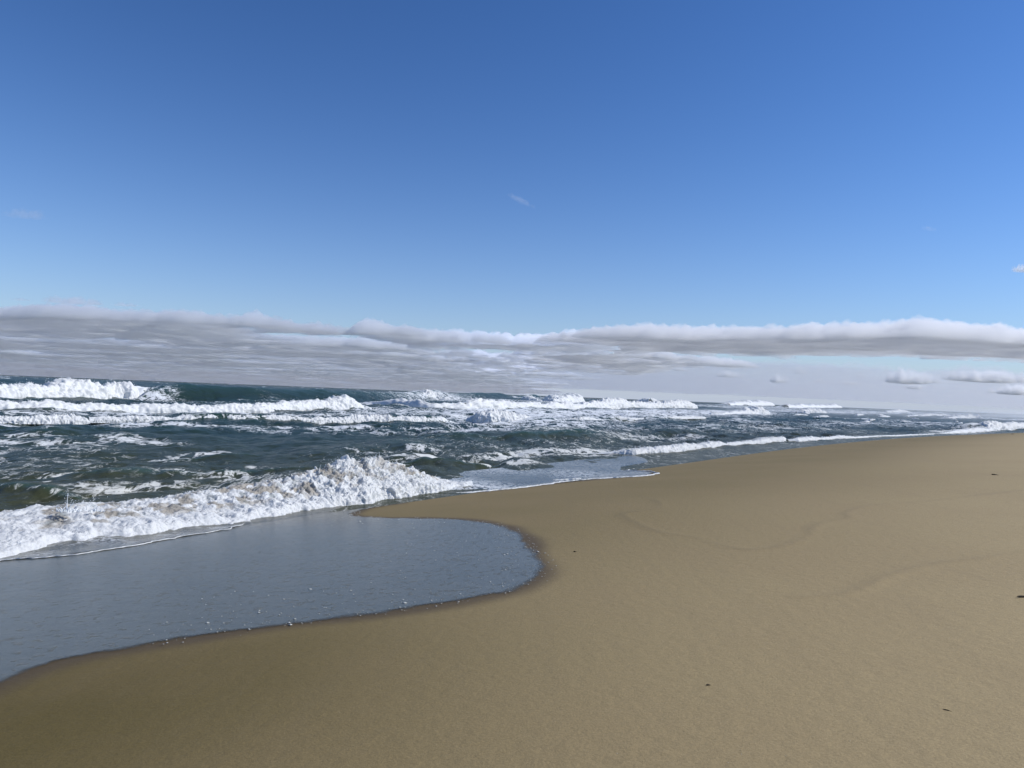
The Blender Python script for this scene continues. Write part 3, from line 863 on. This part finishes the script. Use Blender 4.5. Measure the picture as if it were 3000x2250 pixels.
# ------------------------------------------------------------------ spray hanging over the far surf
def mist():
    u = np.geomspace(150, 2400, 160); q = np.linspace(-4, 1, 60)
    Ug, Qg = np.meshgrid(u, q, indexing='ij')
    off_ = 10 + (Qg + 4) / 5 * (100 + 0.10 * Ug)
    bend = 12.6 * np.clip((Ug - 25) / 100, 0, 1) ** 2 + np.maximum(Ug - 125, 0) * 0.252
    s_ = bend - off_
    Xm = P0[0] + SA[0] * Ug + SN[0] * s_; Ym = P0[1] + SA[1] * Ug + SN[1] * s_
    t_ = (Qg + 4) / 5
    T = 5.6 * np.clip(np.sin(t_ * math.pi), 0, 1) ** .5 * smooth(150, 420, Ug) * (0.75 + 0.6 * fbm2(Xm / 60, Ym / 60, 4, 1401)) * smooth(2400, 1900, Ug)
    m_ = mat_cloud('spray_mist', 0.0028, 0.4)
    o = pillow('sea_mist', Xm, Ym, np.clip(T, 0, 9), 0.25 + 0 * Xm, m_, 'pale salt mist hanging over the far surf at the right', None)
    o['kind'] = 'stuff'
mist()

# ------------------------------------------------------------------ swash films
def film(name, poly, step, lift, foamfun, label):
    lo = poly.min(0) - 0.6; hi = poly.max(0) + 0.6
    nx = int((hi[0] - lo[0]) / step) + 2; ny = int((hi[1] - lo[1]) / step) + 2
    gx, gy = np.meshgrid(np.linspace(lo[0], hi[0], nx), np.linspace(lo[1], hi[1], ny), indexing='ij')
    sdv = poly_sd(gx, gy, poly)
    u_, s_ = us(gx, gy)
    z = sand_z(gx, gy); z = z + (np.maximum(z, 0.035 * smooth(0.0, -1.0, s_)) - z) * smooth(0.05, 1.1, sdv) + lift
    kp = (sdv > -0.35) & (s_ > -6)
    v, f, a = compact(np.stack([gx, gy, z], -1).reshape(-1, 3), grid_faces(nx, ny, kp), dict(sd=sdv, foam=foamfun(gx, gy, sdv)))
    o = mesh_obj(name, v, f, M_FILM, attrs=a, kind='structure')
    o['label'] = label
    return o
film('swash_pool', pool_poly, 0.06, 0.008, lambda x, y, s: 0.0 * s, 'shallow lobe of still water mirroring the sky on the sand')
film('swash_sheet', sheet_poly, 0.10, 0.020, lambda x, y, s: np.clip(0.10 + 0.20 * n2(x * 0.25, y * 0.25, 51), 0, 1) * smooth(40, 22, y) + 0.06, 'pale sheet of foamy water sliding back off the sand')
film('backwash_sheet', thin_poly, 0.05, 0.030, lambda x, y, s: 0.10 + 0.09 * n2(x * 1.2, y * 1.2, 55), 'thin foamy sheet of water just ahead of the shore break')

# white lips along the rims of the sheets
def foam_lip(name, line, wid, hgt, seed, label, lift=0.02):
    n = len(line)
    tan = np.gradient(line, axis=0); tan /= np.linalg.norm(tan, axis=1)[:, None]
    nor = np.stack([-tan[:, 1], tan[:, 0]], 1)
    cum = np.r_[0, np.cumsum(np.linalg.norm(np.diff(line, axis=0), axis=1))]
    W = wid * (0.35 + 1.1 * np.clip(0.5 + n2(cum * 1.7, cum * 0 + seed, seed), 0, 1.5))
    W = W * np.clip(0.55 + 1.6 * n2(cum * 0.9, cum * 0 + 7.7, seed + 9), 0.12, 1.4) * smooth(0, .06, np.linspace(0, 1, n)) * smooth(1, .94, np.linspace(0, 1, n))
    jit = 0.10 * n2(cum * 2.3, cum * 0 + 3.3, seed + 1) + 0.05 * n2(cum * 7, cum * 0, seed + 2)
    prof = np.linspace(-1, 1, 7)
    V = []
    for j, q in enumerate(prof):
        c = line + nor * (jit + W * q * 0.5)[:, None]
        z = sand_z(c[:, 0], c[:, 1]) + lift + (hgt * (1 - q * q) * (0.6 + 0.8 * n2(cum * 6, cum * 0 + j * 0.7, seed + 4)) if abs(q) < 1 else -0.012)
        V.append(np.c_[c, z])
    V = np.stack(V, 1).reshape(-1, 3)
    o = mesh_obj(name, V, grid_faces(n, 7)[:, ::-1], M_FOAM, attrs=dict(sandy=np.zeros(len(V)), thin=np.zeros(len(V))))
    return tag(o, label, 'foam line')
line_a = catmull(polyline(SHEET[1:21]), 900)
foam_lip('foam_line', line_a, 0.13, 0.03, 61, 'bright white foam lip along the edge of the pale water sheet')
line_b = catmull(polyline([(-300, 1703), (0, 1647), (181, 1632), (362, 1607), (440, 1592), (542, 1574), (651, 1556), (690, 1545), (723, 1535)]), 500)
foam_lip('foam_line', line_b, 0.028, 0.006, 62, 'thin pale rim of foam ahead of the shore break at the left', 0.03)
line_c = catmull(polyline([(1340, 1430), (1420, 1424), (1500, 1420), (1580, 1413), (1650, 1408), (1700, 1404)]), 500)
foam_lip('foam_line', line_c, 0.12, 0.03, 63, 'broken second line of foam inside the pale water sheet', 0.03)

# ------------------------------------------------------------------ breakers as bodies of foam
def foam_body(name, g, off, H, prof_w, nu, nv, lumps, seed, sandy_fun=None, thin_amt=0.0, base_z=None, parent=None, hole=0.0):
    """g: foot line, off: offshore normals, H: height along the line"""
    n0 = len(g)
    cum = np.r_[0, np.cumsum(np.linalg.norm(np.diff(g, axis=0), axis=1))]
    uu = np.linspace(0, cum[-1], nu)
    G = np.stack([np.interp(uu, cum, g[:, k]) for k in range(2)], 1)
    O = np.stack([np.interp(uu, cum, off[:, k]) for k in range(2)], 1)
    O /= np.linalg.norm(O, axis=1)[:, None]
    Hh = np.interp(uu, cum, H)
    zb = np.interp(uu, cum, base_z) if base_z is not None else np.zeros(nu)
    pq = np.array([q for q, _ in prof_w]); pz = np.array([z for _, z in prof_w])
    ln = np.r_[0, np.cumsum(np.hypot(np.diff(pq), np.diff(pz)))]
    tt = np.linspace(0, ln[-1], nv)
    q = np.interp(tt, ln, pq); z = np.interp(tt, ln, pz)
    kk = np.ones(5) / 5
    q = np.convolve(np.pad(q, 2, 'edge'), kk, 'valid'); z = np.convolve(np.pad(z, 2, 'edge'), kk, 'valid')
    nq = np.gradient(z); nz_ = -np.gradient(q)
    l = np.hypot(nq, nz_) + 1e-9; nq, nz_ = -nq / l, -nz_ / l      # outward (front / up)
    Hs = np.maximum(Hh, 0.02)[:, None]
    Qx = q[None, :] * Hs; Zx = z[None, :] * Hs
    Px = G[:, 0:1] + O[:, 0:1] * Qx; Py = G[:, 1:2] + O[:, 1:2] * Qx; Pz = zb[:, None] + Zx
    D = np.zeros_like(Px); 
    for i, (size, amp, kind) in enumerate(lumps):
        v = n3(Px / size, Py / size, Pz / size * 1.1, seed + i * 7)
        if kind == 'fall':              # foam sliding down the face in streaks
            v = n3(Px / size, Py / size, Pz / (size * 3.5), seed + i * 7)
        if kind == 'puff': v = np.abs(v) * 2 - 0.45
        elif kind == 'spike': v = (np.clip(1 - np.abs(v) * 1.6, 0, 1)) ** 3 * 1.6 - 0.3
        D += amp * v
    ef = np.minimum(1, np.minimum(np.arange(nu), np.arange(nu)[::-1]) / (0.06 * nu + 1))[:, None]
    A = np.minimum(Hs, 2.2) * (0.35 + 0.65 * ef)
    Px += O[:, 0:1] * nq[None, :] * D * A; Py += O[:, 1:2] * nq[None, :] * D * A; Pz = Pz + nz_[None, :] * D * A
    tv = np.linspace(0, 1, nv)[None, :] * np.ones((nu, 1))
    sandy = np.clip(sandy_fun(Px, Py, Pz, tv), 0, 1) if sandy_fun else np.zeros_like(Px)
    th_ = np.clip(thin_amt * smooth(0.1, 0.45, n3(Px / (Hs * .5), Py / (Hs * .5), Pz / (Hs * .35), seed + 90)) * smooth(0.95, 0.2, Zx / Hs), 0, 1) if thin_amt else np.zeros_like(Px)
    V = np.stack([Px, Py, Pz], -1).reshape(-1, 3)
    return mesh_obj(name, V, grid_faces(nu, nv), M_FOAM, parent=parent, attrs=dict(sandy=sandy, thin=th_)), (Px, Py, Pz, O, Hh)

PROF = [(-0.12, -0.25), (-0.10, 0.0), (0.0, 0.30), (0.25, 0.60), (0.62, 0.86), (1.15, 0.95), (1.9, 0.72), (2.7, 0.35), (3.6, 0.02), (4.2, -0.25)]
LUMPS = [(2.6, 0.26, 'n'), (1.1, 0.20, 'n'), (0.55, 0.13, 'puff'), (0.30, 0.15, 'fall'), (0.14, 0.09, 'fall'), (0.15, 0.05, 'puff'), (0.07, 0.035, 'puff')]

OCT_V = np.array([(1, 0, 0), (-1, 0, 0), (0, 1, 0), (0, -1, 0), (0, 0, 1), (0, 0, -1)], float)
OCT_F = np.array([(0, 2, 4), (2, 1, 4), (1, 3, 4), (3, 0, 4), (2, 0, 5), (1, 2, 5), (3, 1, 5), (0, 3, 5)])

def droplets(name, P, rad, parent, squash=1.0, seed=0):
    r = np.random.default_rng(seed)
    n = len(P)
    sc = rad[:, None, None] * (0.7 + 0.6 * r.random((n, 6, 1)))
    V = OCT_V[None] * sc * np.array([1, 1, squash])[None, None] + P[:, None, :]
    F = (OCT_F[None] + np.arange(n)[:, None, None] * 6).reshape(-1, 3)
    return mesh_obj(name, V.reshape(-1, 3), F, M_DROP, parent=parent, kind='stuff')

GROUP = 'lines of breaking waves in the surf'
wi = 0
for w in WAVES:
    if w['k'] != 'break': continue
    wi += 1
    dist = np.median(w['g'][:, 1]); L = np.linalg.norm(np.diff(w['g'], axis=0), axis=1).sum()
    hm = max(0.15, float(np.percentile(w['H'], 80)))
    px_m = dist / 740.0
    nu = int(np.clip(L / (px_m * 0.6), 100, 640)); nv = int(np.clip(3.5 * hm / (px_m * 0.6) * 1.3, 44, 72))
    lm = [(s * max(0.25, hm), a * (1 + 0.5 * min(1, dist / 300)), k) for s, a, k in LUMPS]
    if dist > 190:
        w['H'] = w['H'] * np.clip(0.85 + 0.75 * n2(np.arange(NW) / NW * L / (2.4 * hm), np.zeros(NW) + wi, 91) + 0.4 * n2(np.arange(NW) / NW * L / (0.9 * hm), np.zeros(NW) + wi, 92), 0.25, 1.35)
    root, data = foam_body('breaking_wave', w['g'], w['off'], w['H'] * 0.97, PROF, nu, nv, lm, 100 + wi * 11, thin_amt=(1.0 - w['foamf']) * 1.9)
    tag(root, w['label'], 'wave', GROUP)
    # spray torn off the crest
    Px, Py, Pz, O, Hh = data
    n = int(np.clip(nu * 1.6, 40, 700))
    r = np.random.default_rng(500 + wi)
    ii = r.integers(0, nu, n); jj = r.integers(int(nv * .28), int(nv * .55), n)
    hh = Hh[ii]
    P = np.stack([Px[ii, jj], Py[ii, jj], Pz[ii, jj]], 1)
    k = r.exponential(0.09, n) * hh
    P[:, 0] += O[ii, 0] * k * 1.5 + r.normal(0, .04, n) * hh; P[:, 1] += O[ii, 1] * k * 1.5 + r.normal(0, .04, n) * hh; P[:, 2] += k
    droplets('spray', P, np.full(n, px_m * 0.42) * r.uniform(0.4, 1.1, n), root, 0.8, wi)

# crowded small whitecaps of the far surf: four shapes, copied
r = np.random.default_rng(4242)
protos = []
for k in range(4):
    n_ = 30; L_ = 1.0
    g_ = np.stack([np.linspace(-3.2, 3.2, n_), 0.4 * np.sin(np.linspace(0, 3, n_) + k)], 1)
    of_ = np.tile(np.array([[0.0, 1.0]]), (n_, 1))
    H_ = 0.9 * np.sin(np.linspace(0.05, math.pi - 0.05, n_)) ** .7 * (1 + 0.5 * n2(np.linspace(0, 4, n_), np.zeros(n_) + k, 77 + k))
    o_, _ = foam_body('whitecap', g_, of_, H_, PROF, 90, 44, [(sz * .8, am, kd) for sz, am, kd in LUMPS], 700 + 13 * k)
    protos.append(o_)
for i in range(26):
    u_ = r.uniform(60, 560) if i > 20 else r.uniform(130, 420)
    q_ = r.uniform(6, 30 + 0.30 * u_)
    bend_ = 12.6 * min(max((u_ - 25) / 100, 0), 1) ** 2 + max(u_ - 125, 0) * 0.252
    xx = P0 + SA * u_ + SN * (bend_ - q_)
    o_ = protos[i] if i < 4 else protos[i % 4].copy()
    if i >= 4: C.objects.link(o_)
    sc_ = r.uniform(.35, .95) * (0.6 + 0.4 * min(1, u_ / 250))
    o_.location = (xx[0], xx[1], -0.08)
    o_.rotation_euler = (0, 0, math.pi / 2 - AZ + r.normal(0, .22))
    o_.scale = (sc_ * r.uniform(.8, 2.2), sc_, sc_ * r.uniform(.7, 1.2))
    tag(o_, 'small whitecap scattered among the crowded surf towards the right horizon', 'wave', 'small whitecaps in the far surf')

# ------------------------------------------------------------------ the near shore break
BORE = [(-420, 1715, 1560), (-200, 1665, 1530), (0, 1628, 1506), (90, 1612, 1494), (181, 1588, 1480), (276, 1578, 1478), (362, 1571, 1474), (450, 1557, 1462), (542, 1545, 1449), (640, 1534, 1434), (723, 1524, 1420), (800, 1508, 1406), (881, 1495, 1386), (953, 1484, 1366),
        (1000, 1480, 1352), (1040, 1476, 1344), (1098, 1468, 1338), (1150, 1459, 1352), (1206, 1450, 1374), (1279, 1438, 1400), (1351, 1427, 1420), (1380, 1423, 1421)]
p = resample_px(BORE, 240)
waterline = lambda x, y: np.maximum(sand_z(x, y), 0.025)
bg_ = np.array([on_ground(a, b, waterline) for a, b, _ in p])
tan = np.gradient(bg_, axis=0); tan /= np.linalg.norm(tan, axis=1)[:, None]
k = np.ones(61) / 61
tan = np.stack([np.convolve(np.pad(tan[:, i], 30, 'edge'), k, 'valid') for i in range(2)], 1); tan /= np.linalg.norm(tan, axis=1)[:, None]
off = np.stack([-tan[:, 1], tan[:, 0]], 1)
bzb = np.maximum(sand_z(bg_[:, 0], bg_[:, 1]), 0.0)
Wd = np.interp(p[:, 0], [-420, 0, 700, 1098, 1279, 1380], [2.4, 2.4, 2.2, 1.5, 0.9, 0.4])
Hb = np.zeros(240)
pc = bg_ + off * Wd[:, None]
for i in range(240):
    Hb[i] = max(0.04, crest_height(pc[i], p))
print('bore heights', Hb[::24].round(2))

def bore_body(parent):
    nu, nv = 760, 190
    cum = np.r_[0, np.cumsum(np.linalg.norm(np.diff(bg_, axis=0), axis=1))]
    uu = np.linspace(0, cum[-1], nu)
    I = lambda a: np.interp(uu, cum, a)
    G = np.stack([I(bg_[:, 0]), I(bg_[:, 1])], 1); O = np.stack([I(off[:, 0]), I(off[:, 1])], 1)
    O /= np.linalg.norm(O, axis=1)[:, None]
    H = I(Hb)[:, None]; W = I(Wd)[:, None]; zb = I(bzb)[:, None]
    t = np.linspace(0, 1, nv)[None, :]
    # profile: q (share of the crest offset) and height share
    pt = [0, .05, .12, .25, .45, .62, .74, .86, 1.0]
    pq = [-.10, -.05, .03, .16, .50, .80, 1.02, 1.30, 1.7]
    pz = [0, 0, 0, .04, .42, .74, .90, .62, -.25]
    q = np.interp(t, pt, pq) * np.ones((nu, 1)); z = np.interp(t, pt, pz) * np.ones((nu, 1))
    Qx = q * W
    fr = (0.15 + 0.10 * n2(uu * 1.1, uu * 0 + 9, 75) + 0.06 * n2(uu * 3.1, uu * 0 + 9, 76))[:, None] + 0.18 * smooth(0.5, 1.0, H)
    Zx = z * H + fr * np.interp(t, pt, [-.9, .1, .95, 1.0, .62, .35, .2, .05, -.4])
    wob = 0.22 * n2(uu * 0.9, uu * 0, 71) + 0.10 * n2(uu * 2.6, uu * 0, 72) + 0.05 * n2(uu * 7, uu * 0, 73)
    Qx = Qx - (wob[:, None]) * (1 - t)
    Px = G[:, 0:1] + O[:, 0:1] * Qx; Py = G[:, 1:2] + O[:, 1:2] * Qx
    Pz = zb * (1 - smooth(0, .4, t)) + Zx
    du = np.gradient(np.stack([Px, Py, Pz], -1), axis=0); dv = np.gradient(np.stack([Px, Py, Pz], -1), axis=1)
    nn = np.cross(du, dv); nn /= np.linalg.norm(nn, axis=-1)[..., None] + 1e-9
    nn *= np.sign(nn[..., 2:3] + 1e-3)
    nn[..., 2] = np.abs(nn[..., 2]); 
    D = np.zeros_like(Px)
    amp = (0.35 + 0.65 * smooth(0.1, 0.9, H)) * smooth(0.0, 0.05, t) * (0.75 + 0.25 * smooth(.2, .6, t))
    for i, (s, a, kd) in enumerate([(0.62, .10, 'puff'), (0.30, .085, 'puff'), (0.15, .055, 'puff'), (0.08, .036, 'puff'), (0.045, .024, 'puff'), (0.19, .025, 'spike'), (0.08, .022, 'spike')]):
        v = n3(Px / s, Py / s, Pz / s, 200 + i * 5)
        if kd == 'puff': v = np.abs(v) * 2.2 - 0.5
        elif kd == 'spike': v = np.clip(1 - np.abs(v) * 1.7, 0, 1) ** 4 * 1.7 - 0.25
        D += a * v
    w3 = np.stack([n3(Px / .2, Py / .2, Pz / .2, 300 + i) for i in range(3)], -1) * 0.05
    P = np.stack([Px, Py, Pz], -1) + (nn * (0.65 * D)[..., None] + np.array([0, 0, 0.25]) * D[..., None]) * amp[..., None] + w3 * amp[..., None]
    sn = n3(Px / .55, Py / .55, Pz / .3, 401) + 0.5 * n3(Px / .2, Py / .2, Pz / .14, 402)
    # turbid water shows between the foam, most of it behind the white front
    sandy = smooth(0.02, 0.40, sn + 0.25 * (0.35 - D * 4)) * smooth(0.28, 0.42, t) * smooth(0.95, 0.70, t) * (1 - 0.45 * smooth(0.8, 1.1, H)) * 0.75
    thin = smooth(0.25, 0.55, n3(Px / .3, Py / .3, Pz / .12, 405) - D * 1.6) * smooth(0.2, 0.4, t) * 0.5
    V = P.reshape(-1, 3)
    o = mesh_obj('foam_body', V, grid_faces(nu, nv), M_FOAM, parent=parent, attrs=dict(sandy=np.clip(sandy, 0, 1), thin=np.clip(thin, 0, 1)))
    return o, P, O, H[:, 0]
bore = empty('shore_break', (0, 0, 0))
tag(bore, 'large foaming shore break in the left foreground rising to a splashing peak', 'wave', GROUP)
bb, BP, BO, BH = bore_body(bore)

# jets and drops thrown up by the shore break
def jets(name, base, dirs, length, rad, parent, seed):
    r = np.random.default_rng(seed)
    VV, FF = [], []; o = 0
    K, S_ = 6, 4
    for b, d, L, ra in zip(base, dirs, length, rad):
        d = d / np.linalg.norm(d)
        curl = r.normal(0, .35, 3); side = np.cross(d, (0.3, 0.5, 0.2)); side /= np.linalg.norm(side); s2 = np.cross(d, side)
        for k in range(K):
            f = k / (K - 1)
            c = b + d * L * f + curl * L * f * f * 0.6 + np.array([0, 0, -0.35 * L * f * f])
            rr_ = ra * (1 - f) ** 0.8 * (0.7 + 0.6 * r.random()) + 0.0015
            if k == K - 1 or r.random() < 0.15: rr_ = rr_ + ra * 0.5
            for m_ in range(S_):
                a = 2 * math.pi * m_ / S_
                VV.append(c + (side * math.cos(a) + s2 * math.sin(a)) * rr_)
        for k in range(K - 1):
            for m_ in range(S_):
                m2 = (m_ + 1) % S_
                FF.append((o + k * S_ + m_, o + k * S_ + m2, o + (k + 1) * S_ + m2, o + (k + 1) * S_ + m_))
        o += K * S_
    return mesh_obj(name, np.array(VV), np.array(FF), M_DROP, parent=parent, kind='stuff')
r = np.random.default_rng(77)
nj = 520
wgt = 0.25 + BH ** 2 * 1.6
ii = r.choice(len(BH), nj, p=wgt / wgt.sum()); jj = r.integers(20, 150, nj)
base = BP[ii, jj] - np.array([0, 0, 0.02])
hh = BH[ii]
dirs = np.stack([r.normal(0, .5, nj) - 0.1, r.normal(0, .4, nj) - 0.15, r.uniform(.5, 1.2, nj)], 1)
length = r.uniform(.03, .09, nj) * (0.5 + 0.9 * hh)
jets('splash_jets', base, dirs, length, r.uniform(.006, .014, nj), bore, 78)
pk = np.where(BH > 0.72 * BH.max())[0]
ii = r.choice(pk, 170); jj = r.integers(90, 165, 170)
jets('splash_jets', BP[ii, jj] - np.array([0, 0, .02]), np.stack([r.normal(-.1, .5, 170), r.normal(0, .4, 170), r.uniform(.6, 1.3, 170)], 1), r.uniform(.07, .20, 170), r.uniform(.004, .009, 170), bore, 80)
nd = 2600
ii = r.choice(len(BH), nd, p=wgt / wgt.sum()); jj = r.integers(20, 160, nd)
P = BP[ii, jj].copy()
k_ = r.exponential(.045, nd) * (0.35 + BH[ii] * 1.3)
P += np.stack([r.normal(0, .05, nd) - k_ * .3, r.normal(0, .05, nd), k_], 1)
droplets('spray', P, r.uniform(.003, .011, nd), bore, 1.0, 79)

# tall single jets seen on the left of the shore break
def tall_jet(px, ybase, ytop, seed, label):
    i = int(np.argmin(np.abs(p[:, 0] - px)))
    b2 = bg_[i] + off[i] * Wd[i] * 0.85
    Yc = b2[1]; d1 = ray(px, ybase); d2 = ray(px, ytop)
    a = np.array([d1[0] * Yc, Yc, CAM_H + d1[2] * Yc]); b = np.array([d2[0] * Yc, Yc, CAM_H + d2[2] * Yc])
    r = np.random.default_rng(seed)
    root = empty('splash_jet', tuple(a))
    tag(root, label, 'splash')
    L = np.linalg.norm(b - a)
    n = 40
    base = np.c_[r.normal(0, .10, n), r.normal(0, .08, n), -0.10 + 0 * r.random(n)]
    dr = np.c_[r.normal(0, .5, n), r.normal(0, .4, n), np.ones(n)]
    ln = r.uniform(.1, .45, n) * L
    base[0] = (0, 0, -.08); dr[0] = (-.03, 0, 1); ln[0] = L * 1.25
    base[1] = (0.02, 0, -.08); dr[1] = (.5, 0, 1); ln[1] = L * .8
    rad = r.uniform(.008, .018, n); rad[0] = .009
    jets('jets', base, dr, ln, rad, root, seed + 1)
    nd = 70
    P = np.c_[r.normal(0, .09, nd), r.normal(0, .09, nd), r.uniform(-.05, 1, nd) ** 2 * L * 0.7]
    P[:12] = np.c_[r.normal(-.01, .02, 12), r.normal(0, .02, 12), L * r.uniform(.55, 1.0, 12)]
    droplets('drops', P, r.uniform(.003, .010, nd), root, 1.0, seed + 2)
tall_jet(196, 1484, 1433, 901, 'thin tall jet of water thrown up at the left of the shore break')
tall_jet(276, 1484, 1458, 911, 'short forked splash right of the tall thin jet')

# ------------------------------------------------------------------ flecks of foam along the rim of the pool
r = np.random.default_rng(5)
P, RD = [], []
rim = pool_line[30:235]
for i in range(640):
    k = r.integers(0, len(rim)); c = rim[k]
    ofs = r.normal(0, .10) - abs(r.normal(0, .25)) * 0.0
    inward = np.array([-4.0, 9.5]) - c; inward /= np.linalg.norm(inward)
    dpt = r.exponential(.35) - 0.10 if r.random() < .75 else r.uniform(0, 2.2)
    q = c + inward * dpt + r.normal(0, .05, 2)
    P.append((q[0], q[1], float(sand_z(q[0], q[1])) + 0.010)); RD.append(r.gamma(2.0, .0030) + 0.002)
fl = droplets('foam_flecks', np.array(P), np.array(RD), None, 0.35, 6)
fl.data.materials[0] = mat_plain('fleck_foam', (0.52, 0.52, 0.48), 0.5); fl['label'] = 'small white flecks of foam scattered along the rim of the pool'
r = np.random.default_rng(15)
P, RD = [], []
for i in range(60):
    q = on_ground(r.uniform(1500, 3000), r.uniform(1600, 2250))
    P.append((q[0], q[1], float(sand_z(q[0], q[1])) + 0.001)); RD.append(r.uniform(.0012, .003))
sf = droplets('shell_fragments', np.array(P), np.array(RD), None, 0.5, 16)
sf.data.materials[0] = M_SHELL; sf['label'] = 'tiny pale shell fragments strewn over the sand'

# ------------------------------------------------------------------ debris on the sand
def twig(px0, px1, rad, seed, label, name='driftwood_twig', cat='twig', bend=0.05):
    a = on_ground(*px0); b = on_ground(*px1)
    L = np.linalg.norm(b - a); d = (b - a) / L; nrm = np.array([-d[1], d[0]])
    r = np.random.default_rng(seed); K, S_ = 12, 7
    V = []
    for k in range(K):
        f = k / (K - 1)
        c = (b - a) * (f - .5) + nrm * (bend * L * math.sin(f * 3.1) + r.normal(0, .012) * L * .5)
        pr = rad * (0.45 + 0.75 * math.sin(min(1, f * 1.15 + .12) * math.pi) ** .6) * r.uniform(.8, 1.2)
        if k in (0, K - 1): pr *= .35
        for m_ in range(S_):
            t = 2 * math.pi * m_ / S_
            V.append((c[0] + nrm[0] * math.cos(t) * pr, c[1] + nrm[1] * math.cos(t) * pr, rad * .55 + math.sin(t) * pr * .8))
    F = [(k * S_ + m_, k * S_ + (m_ + 1) % S_, (k + 1) * S_ + (m_ + 1) % S_, (k + 1) * S_ + m_) for k in range(K - 1) for m_ in range(S_)]
    F += [(0, 0 + S_ - 1, 2, 1)]
    o = mesh_obj(name, V, F[:-1], M_WOOD)
    mid = (a + b) / 2
    o.location = (mid[0], mid[1], float(sand_z(mid[0], mid[1])))
    return tag(o, label, cat, 'dark bits of driftwood on the sand')
twig((2904, 1391), (2926, 1392), 0.017, 21, 'dark piece of driftwood lying on the sand at the upper right')
twig((2978, 1751), (3060, 1751), 0.009, 22, 'straight dark stick cut by the right edge of the picture')
twig((2069, 2008), (2082, 2008), 0.006, 23, 'short dark twig on the open sand below the middle')
twig((1680, 1617), (1689, 1617), 0.009, 24, 'tiny dark fragment on the sand right of the pool', 'driftwood_chip', 'wood chip')
twig((2762, 2079), (2790, 2086), 0.003, 25, 'thin curved straw on the sand in the lower right corner', 'dry_straw', 'straw', 0.12)
twig((2962, 1272), (2970, 1272), 0.03, 26, 'dark lump of driftwood far up the beach near the sea', 'driftwood_lump', 'driftwood')
